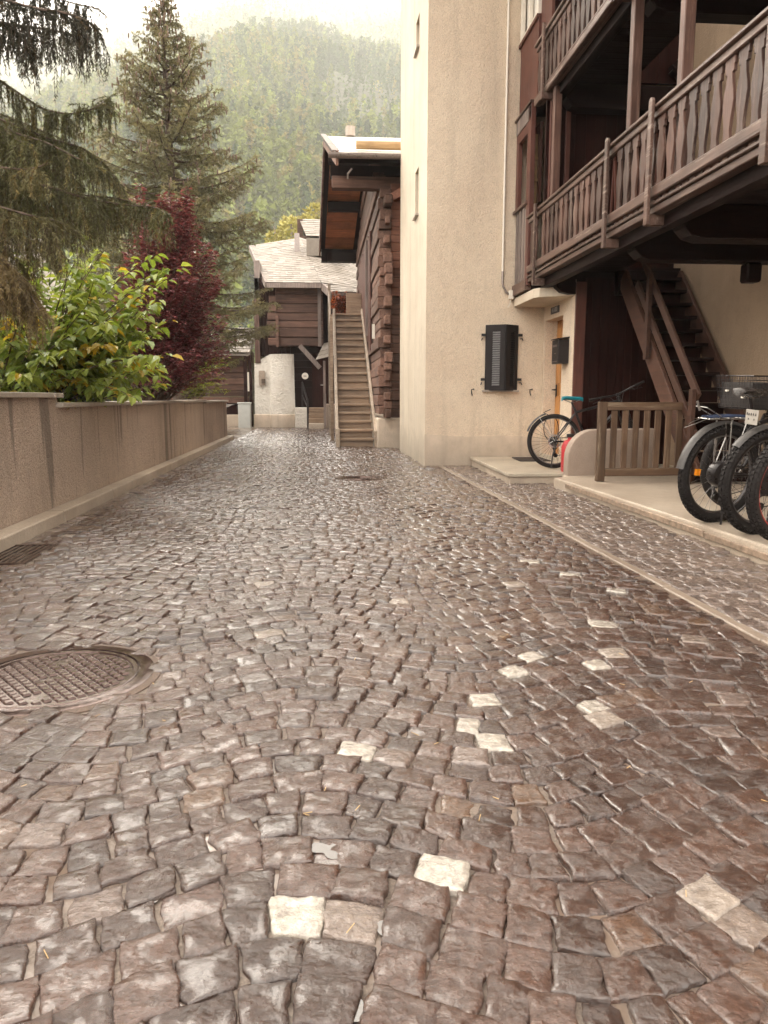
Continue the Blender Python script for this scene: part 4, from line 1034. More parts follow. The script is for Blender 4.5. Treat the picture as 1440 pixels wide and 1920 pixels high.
mb = MB(); mb.box(wr + 0.0, sx0 - .02, 27.55, 28.12, -0.05, 0.72); mb.build('step_cheek', P_WHITE, ch, bevel=0.03)
mb = MB(); mb.box(sx1 + .02, sx1 + 0.4, 26.9, 28.1, -0.05, 0.85); mb.build('step_cheek', P_LOW, ch, bevel=0.03)
mb = MB(); x = sx0 - 0.03; mb.tube([(x, 26.95, 0), (x, 26.95, 0.98), (x - .2, 28.0, 1.62), (x - .2, 28.0, 0.7)], 0.03, 8); mb.tube([(x, 26.95, 0.72), (x - .2, 28.0, 1.15)], 0.022, 6); mb.build('handrail', BLACK, ch)
mb = MB(); x = sx1 + 0.01; mb.tube([(x, 26.95, 0), (x, 26.95, 0.75), (x, 28.0, 1.2)], 0.03, 8); mb.build('handrail', BLACK, ch)
mb = MB(); mb.box(0.45, 4.5, 28.2, 33, 0, 4.6); mb.box(wr, 0.5, 28.31, 33, 0.0, 3.0); mb.box(0.02, 0.44, 28.5, 33, 3.0, 4.75); mb.box(a2.x + 0.2, 0.2, 28.6, 33, 3.0, 5.2); mb.build('inner_walls', WD['darkx'], ch)
# second old barn up the hill, its slate roof peeping over
b3 = empty('hay_barn', (0, 41, 6), 'small far barn roof peeping over the chalet roof', 'barn')
p00, p10, p01, p11 = at(574, 443, 40), at(660, 445, 40), at(561, 411, 43.5), at(660, 413, 43.5)
mb = MB(); slate_roof(mb, p00, p10, p01, p11, 9, 8, 0.03); r3 = mb.build('roof', SLATE, b3)
mb = MB(); mb.beam(p00 + V((0, -.05, -.25)), p10 + V((0, -.05, -.25)), 0.08, 0.24); mb.build('eave_board', WD['grey'], r3)
mb = MB(); mb.prism([p00 + V((0.2, .3, -.1)), p00 + V((0.2, .3, -3)), p01 + V((0.2, 0, -3.4)), p01 + V((0.2, 0, -.1))], (4, 0, 0)); mb.build('wall', WD['darkx'], b3)
mb = MB(); mb.box(p00.x - 0.3, p00.x + 0.2, 40.2, 40.4, p00.z - 0.8, p00.z + 0.05); mb.build('log_end', WD['logx'], b3); mb = MB(); mb.box(p01.x - 0.1, p01.x + 0.2, 43, 43.2, p01.z - 1.0, p01.z - 0.1); mb.build('log_end', WD['logx'], b3)
# log shed at the left end of the lane, with its lean-to and a porch post
sh = empty('log_shed', (-4.2, 30, 0), 'dark log shed at the far left end behind the garden wall', 'shed')
mb = MB(); z = 0.85
while z < 2.75:
    h = random.uniform(0.2, 0.28); mb.box(-6.5, -2.75, 30 + random.uniform(-.02, .02), 33, z + .004, z + h - .004); z += h
mb.build('log_wall', WD['logx'], sh, bevel=0.012)
mb = MB(); mb.box(-6.5, -2.78, 30.15, 33, 0.0, 0.85); mb.build('dark_undercroft', WD['dark'], sh)
mb = MB(); mb.box(-6.5, -2.95, 29.5, 30.0, -0.05, 0.42); mb.build('footing', P_BASE, sh, bevel=0.02)
mb = MB(); slate_roof(mb, (-7.0, 29.3, 2.78), (-2.62, 29.3, 2.72), (-7.0, 33, 4.0), (-2.62, 33, 3.95), 8, 8, 0.03); mb.prism([(-7, 29.35, 2.66), (-2.6, 29.35, 2.62), (-2.6, 33, 3.8), (-7, 33, 3.85)], (0, 0, 0.08)); mb.build('roof', SLATE, sh)
mb = MB(); mb.box(-2.82, -2.70, 28.9, 29.0, 0, 2.6); mb.box(-2.58, -2.48, 28.5, 28.6, 0, 2.6); mb.build('porch_post', WD['dark'], sh)
mb = MB(); mb.box(-2.68, -2.60, 28.85, 28.87, 1.3, 2.0); mb.build('notice_strip', WHITEP, sh)
# utility cabinet
e = empty('utility_cabinet', (-2.85, 28.0, 0), 'pale grey utility cabinet beside the white chalet base', 'cabinet')
a, b = at(447, 757, 28.0), at(471, 800, 28.0)
mb = MB(); mb.box(a.x, b.x, 27.8, 28.2, -0.02, a.z); mb.build('body', CABM, e, bevel=0.015)
mb = MB(); mb.box(a.x - .02, b.x + .02, 27.78, 28.22, a.z + .001, a.z + 0.05); mb.build('lid', CABM, e, bevel=0.01)
mb = MB(); mb.box(a.x + 0.04, b.x - 0.04, 27.79, 27.799, 0.12, a.z - 0.06); mb.build('door', CABM, e)
# ------------------------------------------------------------------ bicycles
def wheel(par, cx, cz, Rw, tr, knob, rimm, name, xf=None, reflector=False, rear=True, big=False):
    X = (lambda p: xf @ V(p)) if xf is not None else (lambda p: V(p))
    c = lambda a, r, y=0.0: X((cx + r * math.cos(a), y, cz + r * math.sin(a)))
    rc = Rw - tr
    k, s = 72, 12; vs = []; fs = []
    for i in range(k):
        a = 2 * PI * i / k
        for j in range(s):
            b = 2 * PI * j / s; vs.append(c(a, rc + tr * math.cos(b), tr * 1.0 * math.sin(b)))
    for i in range(k):
        for j in range(s): fs.append((i * s + j, i * s + (j + 1) % s, ((i + 1) % k) * s + (j + 1) % s, ((i + 1) % k) * s + j))
    t = MB(); t.add(vs, fs)
    if knob:
        nk = 64
        for i in range(nk):
            for (b, wv, al) in ((0.0, 0.011, 0.36), (0.62, 0.009, 0.34), (-0.62, 0.009, 0.34), (1.15, 0.008, 0.40), (-1.15, 0.008, 0.40)):
                a = 2 * PI * (i + (0.5 if abs(b) == 0.62 else 0)) / nk; da = PI / nk * al * 1.6
                q = []
                for rr in (tr * 0.97, tr + 0.010):
                    for (sa, sb) in ((-1, -1), (1, -1), (1, 1), (-1, 1)):
                        bb = b + sb * wv / tr * 0.8; q.append(c(a + sa * da, rc + rr * math.cos(bb), rr * math.sin(bb)))
                t.add(q, [(4, 5, 6, 7), (0, 1, 5, 4), (1, 2, 6, 5), (2, 3, 7, 6), (3, 0, 4, 7)])
    w = MB()
    hub = [(0.016, -0.055), (0.026, -0.052), (0.026, -0.035), (0.014, -0.03), (0.014, 0.03), (0.026, 0.035), (0.026, 0.05), (0.016, 0.055)]
    if big: hub = [(0.02, -0.058), (0.05, -0.054), (0.095, -0.045), (0.10, -0.03), (0.10, 0.025), (0.095, 0.04), (0.05, 0.048), (0.02, 0.055)]
    vs = []; fs = []; k = 16
    for (r, y) in hub:
        for j in range(k): vs.append(c(2 * PI * j / k, r, y))
    for i in range(len(hub) - 1):
        for j in range(k): fs.append((i * k + j, i * k + (j + 1) % k, (i + 1) * k + (j + 1) % k, (i + 1) * k + j))
    w.add(vs, fs); wo = w.build(name, BLACK, par, smooth=True)
    t.build('tyre', RUBBER, wo, smooth=True)
    rm = MB(); vs = []; fs = []; k = 64
    prof = [(rc - tr * 0.55, 0.016), (rc - tr * 0.55, -0.016), (rc - tr * 1.15, -0.013), (rc - tr * 1.35, 0), (rc - tr * 1.15, 0.013)]
    for i in range(k):
        for (r, y) in prof: vs.append(c(2 * PI * i / k, r, y))
    for i in range(k):
        for j in range(5): fs.append((i * 5 + j, i * 5 + (j + 1) % 5, ((i + 1) % k) * 5 + (j + 1) % 5, ((i + 1) % k) * 5 + j))
    rm.add(vs, fs); rm.build('rim', rimm, wo, smooth=True)
    sp = MB()
    for i in range(32):
        a = 2 * PI * i / 32; sd = 1 if i % 2 else -1
        sp.tube([c(a + (0.35 if i % 4 < 2 else -0.35), 0.025, 0.034 * sd), c(a, rc - tr * 1.3, 0.003 * sd)], 0.0016, 4)
    sp.build('spokes', CHROME, wo)
    d = MB(); vs = [c(2 * PI * j / 32, r, y) for (r, y) in ((0.09, -0.045), (0.072, -0.045), (0.072, -0.042), (0.09, -0.042)) for j in range(32)]
    fs = [(i * 32 + j, i * 32 + (j + 1) % 32, ((i + 1) % 4) * 32 + (j + 1) % 32, ((i + 1) % 4) * 32 + j) for i in range(4) for j in range(32)]
    d.add(vs, fs)
    for j in range(6): d.tube([c(2 * PI * j / 6, 0.02, -0.0435), c(2 * PI * j / 6 + .4, 0.074, -0.0435)], 0.004, 4)
    d.build('brake_disc', STEEL, wo)
    if rear:
        cs = MB()
        for q in range(9):
            r = 0.065 - q * 0.0045; y = -0.030 - q * 0.0035 if False else 0.030 + q * 0.0032
            vs = [c(2 * PI * j / 40, r * (1.0 if j % 2 else 0.93), yy) for yy in (y, y + 0.0018) for j in range(40)]
            cs.add(vs, [tuple(range(40)), tuple(range(40, 80))] + [(j, (j + 1) % 40, 40 + (j + 1) % 40, 40 + j) for j in range(40)])
        cs.build('cassette', CHAINM, wo)
    if reflector:
        f = MB(); a = PI * 0.97
        pts = [c(a + da, r, y) for y in (-0.012, 0.012) for (da, r) in ((-.13, 0.20), (.13, 0.20), (.10, 0.235), (-.10, 0.235))]
        f.add(pts, [(0, 1, 2, 3), (4, 5, 6, 7), (0, 1, 5, 4), (1, 2, 6, 5), (2, 3, 7, 6), (3, 0, 4, 7)]); f.build('reflector', ORANGE, wo)
    return wo
def bike(label, contact, rz, lean, frame_m, saddle_m, steer=0.0, Rw=0.372, tr=0.036, knob=True, rack=None, guard=None, basket=False, plate=False, rimm=None, reflector=False, saddle_h=0.97, ebike=False, lock=False, fguard=False):
    e = empty('bicycle', (0, 0, 0), label, 'bicycle', 'bicycles parked by the house')
    Rr = Rw; B = (0.44, 0, 0.33); HT = V((0.845, 0, 0.955)); HB = V((0.90, 0, 0.80)); FA = (1.145, 0, Rr)
    f = MB(); T = f.tube
    T([B, (0.265, 0, 0.80)], 0.017, 10); T([(0.285, 0, 0.745), (0.86, 0, 0.90)], 0.019, 10)
    T([B, (0.62, 0, 0.545), (0.893, 0, 0.825)], 0.036 if ebike else 0.026, 10); T([HB, HT], 0.024, 10)
    for sy in (-1, 1):
        T([(0, 0.066 * sy, Rr), (0.10, 0.062 * sy, Rr + .13), (0.275, 0.02 * sy, 0.73)], 0.009, 8)
        T([(0, 0.066 * sy, Rr), (0.2, 0.058 * sy, Rr - .01), (0.42, 0.03 * sy, 0.33)], 0.011, 8)
    fr = f.build('frame', frame_m, e, smooth=True)
    if ebike:
        m = MB(); m.lathe([(0.05, -0.05), (0.085, -0.045), (0.085, 0.045), (0.05, 0.05)], B, 20, 'y'); m.build('motor', BLACK, e, smooth=True)
    p = MB(); p.tube([(0.265, 0, 0.79), (0.265 - (saddle_h - .8) * 0.30, 0, saddle_h - 0.05)], 0.0145, 10); p.build('seatpost', BLACK, e, smooth=True)
    sx = 0.265 - (saddle_h - .8) * 0.30
    # saddle: broad tail, narrow nose, domed
    s = MB(); st = [(-0.13, 0.045, -.012), (-0.12, 0.070, 0.004), (-0.07, 0.076, 0.008), (-0.01, 0.055, 0.004), (0.06, 0.028, 0.0), (0.12, 0.020, -0.002), (0.15, 0.012, -0.012)]
    vs = []; fs = []; k = 10
    for (x, w, z) in st:
        for j in range(k):
            b = 2 * PI * j / k; vs.append((sx + x, w * math.cos(b), saddle_h + z + (0.022 if math.sin(b) > 0 else 0.030) * math.sin(b)))
    for i in range(len(st) - 1):
        for j in range(k): fs.append((i * k + j, i * k + (j + 1) % k, (i + 1) * k + (j + 1) % k, (i + 1) * k + j))
    fs += [tuple(range(k)), tuple((len(st) - 1) * k + j for j in range(k))]
    s.add(vs, fs); so = s.build('saddle', saddle_m, e, smooth=True)
    r_ = MB()
    for sy in (-1, 1): r_.tube([(sx - .10, 0.03 * sy, saddle_h - .02), (sx - .03, 0.022 * sy, saddle_h - .05), (sx + .05, 0.02 * sy, saddle_h - .045), (sx + .12, 0.01 * sy, saddle_h - .015)], 0.0035, 5)
    r_.build('saddle_rails', STEEL, so)
    rm = rimm or ALU
    wheel(e, 0, Rr, Rr, tr, knob, rm, 'rear_wheel', None, reflector, True, ebike)
    ax = (HB - HT).normalized(); XF = Matrix.Translation(HT) @ Matrix.Rotation(steer, 4, ax) @ Matrix.Translation(-HT)
    X = lambda q: XF @ V(q)
    fk = MB()
    for sy in (-1, 1): fk.tube([X((0.885, 0.058 * sy, 0.80)), X((0.965, 0.06 * sy, 0.62))], 0.016, 8); fk.tube([X((0.965, 0.06 * sy, 0.62)), X((1.09, 0.062 * sy, Rr + .10)), X((FA[0], 0.06 * sy, Rr))], [0.021, 0.02, 0.013], 8)
    fk.tube([X((0.885, -0.06, 0.80)), X((0.885, 0.06, 0.80))], 0.02, 8); fk.build('fork', BLACK, e, smooth=True)
    wheel(e, FA[0], Rr, Rr, tr, knob, rm, 'front_wheel', XF, False, False)
    hb = MB(); hz = 1.00
    hb.tube([X((0.84, 0, 0.975)), X((0.885, 0, hz))], 0.018, 8)
    hb.tube([X((0.815, -0.36, hz + .025)), X((0.85, -0.22, hz + .02)), X((0.885, -0.06, hz)), X((0.885, 0.06, hz)), X((0.85, 0.22, hz + .02)), X((0.815, 0.36, hz + .025))], 0.0125, 8)
    ho = hb.build('handlebar', BLACK, e, smooth=True)
    g = MB(); l = MB()
    for sy in (-1, 1):
        g.tube([X((0.845, 0.245 * sy, hz + .02)), X((0.813, 0.37 * sy, hz + .025))], 0.0175, 10)
        l.tube([X((0.86, 0.20 * sy, hz + .01)), X((0.90, 0.235 * sy, hz - .005)), X((0.885, 0.33 * sy, hz - .02))], 0.006, 6)
        l.tube([X((0.88, 0.17 * sy, hz + .01)), X((0.95, 0.10 * sy, hz + .02)), X((0.93, 0.03 * sy, 0.90)), X((0.90, 0.03 * sy, 0.84))], 0.0035, 5)
        l.tube([X((0.86, 0.18 * sy, hz + .012)), X((0.86, 0.20 * sy, hz + .03))], 0.014, 8)
    g.build('grips', RUBBER, ho, smooth=True); l.build('brake_lever', BLACK, ho)
    cr = MB()
    vs = [(B[0] + r * math.cos(2 * PI * j / 48) * (1 if j % 2 else 0.97), y, B[2] + r * math.sin(2 * PI * j / 48) * (1 if j % 2 else 0.97)) for (r, y) in ((0.085, 0.045), (0.065, 0.045), (0.065, 0.049), (0.085, 0.049)) for j in range(48)]
    cr.add(vs, [(i * 48 + j, i * 48 + (j + 1) % 48, ((i + 1) % 4) * 48 + (j + 1) % 48, ((i + 1) % 4) * 48 + j) for i in range(4) for j in range(48)])
    for (sy, a) in ((1, -0.9), (-1, -0.9 + PI)):
        q = (B[0] + 0.17 * math.cos(a), 0.07 * sy, B[2] + 0.17 * math.sin(a)); cr.tube([(B[0], 0.055 * sy, B[2]), q], [0.014, 0.010], 8)
        cr.box(q[0] - .045, q[0] + .045, 0.075 * sy if sy > 0 else -0.17, 0.17 if sy > 0 else -0.075, q[2] - .01, q[2] + .01)
    cr.tube([(0, 0.046, Rr + .045), (B[0] - .01, 0.047, B[2] + .083)], 0.0045, 5); cr.tube([(B[0] - .01, 0.047, B[2] - .083), (0.04, 0.046, Rr - .20), (0.015, 0.046, Rr - .20)], 0.0045, 5)
    cr.build('crank_and_chain', CHAINM, e)
    dr = MB(); dr.tube([(0.01, 0.075, Rr - .02), (0.02, 0.078, Rr - .09), (0.035, 0.07, Rr - .19)], [0.018, 0.015, 0.01], 8)
    for (x, z) in ((0.02, Rr - .09), (0.035, Rr - .19)): dr.lathe([(0.03, -.004), (0.03, .004)], (x, 0.046, z), 14, 'y')
    dr.build('derailleur', BLACK, e)
    cl = MB(); cl.tube([(0.02, -0.08, Rr - .03), (-.04, -0.11, 0.18), (-0.06, -0.13, 0.005)], 0.009, 7); cl.build('kickstand', BLACK, e)
    if guard:
        a0, a1, w, rr = guard; k = 18; m = MB(); vs = []; prof = [(-1, -.012), (-.7, 0.002), (0, .008), (.7, 0.002), (1, -.012)]
        for i in range(k + 1):
            a = a0 + (a1 - a0) * i / k
            for lift in (0, 0.003):
                for (u, h) in prof: vs.append((math.cos(a) * (Rr + rr + h + lift), u * w, Rr + math.sin(a) * (Rr + rr + h + lift)))
        fs = []
        for i in range(k):
            for l_ in (0, 5):
                for j in range(4): p0 = i * 10 + l_ + j; fs.append((p0, p0 + 1, p0 + 11, p0 + 10))
        for i in (0, k): fs += [(i * 10 + j, i * 10 + j + 1, i * 10 + 6 + j, i * 10 + 5 + j) for j in range(4)]
        m.add(vs, fs)
        go = m.build('mudguard', GUARD, e, smooth=True, fix=False)
        m = MB(); a = a0 + (a1 - a0) * 0.3
        for sy in (-1, 1): m.tube([(0, 0.07 * sy, Rr), (math.cos(a) * (Rr + rr), w * sy, Rr + math.sin(a) * (Rr + rr))], 0.003, 5)
        m.build('stay', STEEL, go)
    if rack:
        m = MB(); z = Rr * 2 + 0.055
        for sy in (-1, 1):
            m.tube([(0.30, 0.03 * sy, z - .04), (0.22, 0.06 * sy, z), (-0.18, 0.06 * sy, z), (-0.22, 0.04 * sy, z)], 0.006, 6)
            m.tube([(0.0, 0.075 * sy, Rr + .02), (-0.02, 0.075 * sy, z)], 0.006, 6); m.tube([(0.0, 0.075 * sy, Rr + .02), (0.14, 0.07 * sy, z)], 0.005, 6)
        for x in (-.21, -.1, 0.02, 0.14): m.tube([(x, -0.06, z), (x, 0.06, z)], 0.005, 6)
        ro = m.build('rack', STEEL if rack == 'steel' else BLACK, e)
        m = MB()
        for sy in (-1, 0, 1): m.tube([(0.24, 0.035 * sy, z + .012), (0.05, 0.045 * sy, z + .02), (-.2, 0.035 * sy, z + .013)], 0.009, 6)
        m.build('elastic_straps', BLUE, ro)
        m = MB(); m.tube([(-.10, -.05, z + .02), (-.24, -.05, z + .085), (-.27, -.03, z + .09), (-.27, .03, z + .09), (-.24, .05, z + .085), (-.10, .05, z + .02)], 0.004, 5)
        m.tube([(-.15, -.03, z + .02), (-.30, -.03, z - .03), (-.38, 0, z - .065), (-.30, .03, z - .03), (-.15, .03, z + .02)], 0.0035, 5); m.tube([(-.26, 0, z + .06), (-.29, 0, z + .13)], 0.008, 6)
        m.build('spring_clamp', STEEL, ro)
    if basket:
        m = MB(); x0, x1, y0, y1, zb, zt = 0.93, 1.24, -0.20, 0.20, 0.86, 1.13
        P = lambda u, v: [(x0 - .04 * v + (x1 + .05 * v - x0 + .04 * v) * u)]
        for t in range(9):
            v = t / 8; g_ = 0.03 * v; z = zb + (zt - zb) * v
            m.tube([X(q) for q in ((x0 - g_, y0 - g_, z), (x1 + g_, y0 - g_, z), (x1 + g_, y1 + g_, z), (x0 - g_, y1 + g_, z))], 0.006 if t == 8 else 0.0028, 5, True)
        for t in range(13):
            u = t / 12
            for (a, b) in (((x0, y0), (x1, y0)), ((x1, y0), (x1, y1)), ((x1, y1), (x0, y1)), ((x0, y1), (x0, y0))):
                x, y = a[0] + (b[0] - a[0]) * u, a[1] + (b[1] - a[1]) * u; ox = 0.03 * (1 if x > (x0 + x1) / 2 else -1); oy = 0.03 * (1 if y > 0 else -1)
                m.tube([X((x, y, zb)), X((x + ox, y + oy, zt))], 0.0025, 4)
        for t in range(10):
            y = y0 + (y1 - y0) * t / 9; m.tube([X((x0, y, zb)), X((x1, y, zb))], 0.0025, 4)
        bo = m.build('basket', BLACK, e)
        m = MB(); d_ = 0.012
        for (a, b) in (((x0, y0), (x1, y0)), ((x1, y0), (x1, y1)), ((x1, y1), (x0, y1)), ((x0, y1), (x0, y0))):
            sx_ = d_ if a[0] == b[0] == x0 else -d_ if a[0] == b[0] == x1 else 0; sy_ = d_ if a[1] == b[1] == y0 else -d_ if a[1] == b[1] == y1 else 0
            m.prism([X((a[0] + sx_, a[1] + sy_, zb + .01)), X((b[0] + sx_, b[1] + sy_, zb + .01)), X((b[0] + sx_, b[1] + sy_, zt - .05)), X((a[0] + sx_, a[1] + sy_, zt - .05))], X((sx_ * .3, sy_ * .3, 0)) - X((0, 0, 0)))
        m.build('basket_lining', plain('dark_mesh_cloth', (0.05, 0.042, 0.038), 0.8), bo)
        m = MB()
        for (y, z) in ((-.1, 1.0), (0.1, 0.95)): m.box(0.0, 0.02, y, y + .025, z, z + 0.015)
        m.v = [tuple(X((x1 + 0.01 + vx, vy, vz))) for vx, vy, vz in m.v]; m.build('cable_tie', WHITEP, bo)
    if plate:
        m = MB(); z = Rr * 2 + 0.03
        m.prism([(-.19, -.055, z), (-.19, .055, z), (-.19, .055, z + .10), (-.19, -.055, z + .10)], (-.003, 0, 0)); po = m.build('number_plate', PLATE, e)
        m = MB()
        for i, (y, zz, h) in enumerate(((-.04, .06, .018), (-.02, .062, .016), (0.0, .06, .018), (.02, .06, .016), (.035, .062, .018), (-.03, .03, .012), (.02, .03, .012))):
            m.prism([(-.194, y, z + zz), (-.194, y + .010, z + zz), (-.194, y + .008, z + zz + h), (-.194, y + .002, z + zz + h)], (-.0015, 0, 0))
        m.build('plate_marks', GUARD, po)
    if lock:
        m = MB(); k = 20
        m.tube([(-0.03 + 0.10 * math.cos(2 * PI * i / k), 0.05, Rr + .17 + 0.16 * math.sin(2 * PI * i / k)) for i in range(k)], 0.006, 6, True)
        m.tube([(-.06, 0.04, Rr * 2 - .02), (-.14, 0.03, Rr * 2 + .02), (-0.05, 0.02, Rr * 2 + .06), (-.12, .02, Rr * 2 + .03)], 0.007, 6); m.build('cable_lock', BLACK, e, smooth=True)
    e.location = contact; e.rotation_euler = (lean, 0, rz)
    return e
bike('black mountain bike with teal saddle on the entry step by the door', (3.115, 9.93, 0.138), R(-4), R(-3), BLACK, TEAL, steer=R(-78), Rw=0.362, tr=0.027, knob=False, guard=(R(108), R(160), 0.028, 0.022), lock=True, saddle_h=0.93)
bike('grey-black bike with metal rear rack, orange spoke reflector and bare saddle', (3.04, 5.575, 0.127), R(15), R(4), BLACK, SADDLE, rack='steel', guard=(R(62), R(172), 0.036, 0.026), reflector=True, ebike=True, saddle_h=1.0)
bike('dark bike with grey mudguard and pale number plate behind its saddle', (3.08, 5.05, 0.127), R(13), R(5), BLACK, SADDLE, guard=(R(84), R(140), 0.034, 0.024), plate=True, ebike=True, saddle_h=0.93)
bike('black knobbly tyred bike with red rim line, cut off by the right edge', (3.07, 4.72, 0.127), R(16), R(5), BLACK, SADDLE, rimm=REDL, saddle_h=0.95)
bike('black bike with dark wire basket, pointing to the lane behind the others', (4.66, 6.50, 0.127), R(195), R(-4), BLACK, SADDLE, basket=True, knob=False, steer=R(6))

# ------------------------------------------------------------------ plants
def unit(a): return a / np.maximum(np.linalg.norm(a, axis=1, keepdims=True), 1e-9)
def leaf_arrays(P, D, NRM, L, W, C, fold=0.25, curl=0.15):
    """broad leaves as folded eight-point blades"""
    D = unit(D); S = unit(np.cross(D, NRM)); Nn = np.cross(S, D); L = L[:, None]; W = W[:, None]
    q = lambda t, s, h: P + D * L * t + S * W * s + Nn * (h * W) - np.array([0, 0, 1.0]) * (curl * L * t * t)
    pts = [q(0, 0, 0), q(.28, -.46, fold), q(.66, -.38, fold), q(1, 0, 0), q(.66, .38, fold), q(.28, .46, fold), q(.36, 0, 0), q(.7, 0, 0)]
    A = np.stack(pts, 1); N = len(P)
    f = np.array([(0, 1, 2, 6), (6, 2, 3, 7), (0, 6, 4, 5), (6, 7, 3, 4)])
    return A.reshape(-1, 3), (f[None] + (np.arange(N) * 8)[:, None, None]).reshape(-1, 4), np.repeat(C, 8, 0)
def needle_arrays(A, B, per, ln, wd, C, spread=0.9, fwd=0.6, rg=RNG):
    """needles round twig segments A->B as thin triangles"""
    N = len(A); K = per; t = rg.uniform(0, 1, (N, K, 1)); P = A[:, None] * (1 - t) + B[:, None] * t
    D = unit(B - A)[:, None, :]; rnd = rg.normal(0, 1, (N, K, 3)); rnd -= D * (rnd * D).sum(2, keepdims=True)
    rnd /= np.linalg.norm(rnd, axis=2, keepdims=True) + 1e-9
    dirn = D * fwd + rnd * spread; dirn /= np.linalg.norm(dirn, axis=2, keepdims=True)
    l = ln * rg.uniform(0.7, 1.25, (N, K, 1)); side = np.cross(dirn, rg.normal(0, 1, (N, K, 3))); side /= np.linalg.norm(side, axis=2, keepdims=True) + 1e-9
    v = np.stack([P - side * wd / 2, P + side * wd / 2, P + dirn * l], 2).reshape(-1, 3)
    f = np.arange(N * K * 3).reshape(-1, 3)
    c = np.repeat(np.repeat(C[:, None, :], K, 1) * rg.uniform(0.7, 1.3, (N, K, 1)), 3, 1).reshape(-1, 3)
    return v, f, c
LEAF = leafmat('broad_glossy_leaves', 0.32, 0.38, 0.5); RLEAF = leafmat('purple_leaves', 0.35, 0.25, 0.5); NEED = leafmat('spruce_needles', 0.55, 0.18, 0.3)
def curve(p, q, up, k=8):
    p, q = V(p), V(q); m = (p + q) / 2 + V((0, 0, up)); return [p * (1 - t) ** 2 + m * 2 * t * (1 - t) + q * t * t for t in [i / k for i in range(k + 1)]]
def shrub(root, targets, base, leaf_l, leaf_w, per_m, cols, m, name='leaves', start=0.3, droop=0.35, rad=0.012, side=0.5, wr=1.0):
    st = MB(); P, D, Nr, L, C = [], [], [], [], []
    for tg in targets:
        b = base(); pts = curve(b, tg, random.uniform(0.1, 0.45)); st.tube(pts, [rad * (1 - 0.75 * i / 8) for i in range(9)], 5)
        ln = (V(tg) - V(b)).length; nl = max(4, int(ln * (1 - start) * per_m)); cc = random.random()
        for i in range(nl):
            t = start + (1 - start) * (i + random.random()) / nl; s = t * 8; k = min(7, int(s)); p = pts[k].lerp(pts[k + 1], s - k); ax = (pts[k + 1] - pts[k]).normalized()
            a = random.uniform(0, 2 * PI); sd = V((math.cos(a), math.sin(a), random.uniform(-.2, .3)))
            off = sd * random.uniform(0.0, side) * (0.3 + (1 - t) * 0.7)
            P.append(p + off * 0.35); D.append(sd * 0.85 + ax * 0.35 + V((0, 0, -droop * random.uniform(.3, 1.5)))); Nr.append(V((random.uniform(-.5, .5), random.uniform(-.5, .5), 1)))
            L.append(leaf_l * random.uniform(0.55, 1.2)); C.append(cols(t, cc, p))
    st.build('stems', WD['twig'], root)
    L = np.array(L); v, f, c = leaf_arrays(np.array(P, float), np.array(D, float), np.array(Nr, float), L, L * leaf_w * RNG.uniform(.8, 1.15, len(L)), np.array(C))
    return link(name, np_mesh(name, v, f, m, c), root)
def on_ellipsoid(c, r, lo=-0.15, k=1, inner=0.75):
    out = []
    while len(out) < k:
        d = V((random.gauss(0, 1), random.gauss(0, 1), random.gauss(0, 1))).normalized()
        if d.z < lo: continue
        s = random.uniform(inner, 1.06); out.append(V((c[0] + d.x * r[0] * s, c[1] + d.y * r[1] * s, c[2] + d.z * r[2] * s)))
    return out
# green shrub with big leaves
root = empty('green_shrub', (-3.0, 8.7, 0.85), 'big leaved bright green shrub turning yellow behind the garden wall', 'shrub')
def gcol(t, cc, p):
    if random.random() < 0.055 or (cc < 0.06): return np.array([0.50, 0.36, 0.04]) * random.uniform(.7, 1.1)
    a = random.random(); return np.array([0.15, 0.225, 0.040]) * (1 - a) + np.array([0.36, 0.42, 0.10]) * a
T_ = on_ellipsoid((-2.95, 8.7, 1.38), (1.25, 1.35, 1.32), -0.35, 100, 0.5) + [at(px, py, y) for px, py, y in ((318, 520, 8.3), (335, 500, 8.6), (300, 560, 8.0), (322, 600, 8.2), (250, 745, 7.6), (230, 760, 7.5), (300, 690, 7.9), (195, 470, 8.4), (150, 440, 8.6), (275, 640, 7.8), (130, 480, 8.2), (90, 660, 7.3), (40, 700, 7.2), (310, 720, 8.6), (10, 640, 7.6))] + [at(random.uniform(0, 320), random.uniform(470, 730), random.uniform(7.4, 9.4)) for _ in range(34)]
T_ = [t for t in T_ if not (t.x > -2.30 and t.z < 1.02)]
shrub(root, T_, lambda: V((random.uniform(-3.6, -2.85), random.uniform(8.2, 9.2), 0.82)), 0.125, 0.64, 40, gcol, LEAF, start=0.28, droop=0.55, side=0.6)
# purple shrub
root = empty('purple_shrub', (-2.75, 12.6, 0.85), 'tall dark purple red leaved shrub between green shrub and spruce', 'shrub')
def rcol(t, cc, p):
    a = random.random() ** 1.5; return np.array([0.09, 0.022, 0.030]) * (1 - a) + np.array([0.34, 0.105, 0.12]) * a
T_ = []
for _ in range(225):
    z = random.uniform(1.3, 4.15); w = 1.02 if z < 2.9 else 1.02 - (z - 2.9) * 0.62
    a = random.uniform(0, 2 * PI); r = w * math.sqrt(random.uniform(.15, 1)); T_.append(V((-2.30 + max(0, z - 2.6) * 0.06 + r * math.cos(a) * 0.95, 12.5 + r * math.sin(a) * 1.2, z)))
T_ += [at(px, py, 12.3) for px, py in ((350, 350), (355, 365), (340, 395), (262, 345), (250, 370), (272, 380), (330, 420), (365, 430), (240, 470), (225, 500))]
shrub(root, T_, lambda: V((-2.72 + random.uniform(-.12, .12), 12.5 + random.uniform(-.4, .4), 0.82)), 0.072, 0.58, 110, rcol, RLEAF, start=0.35, droop=0.2, rad=0.011, side=0.55)
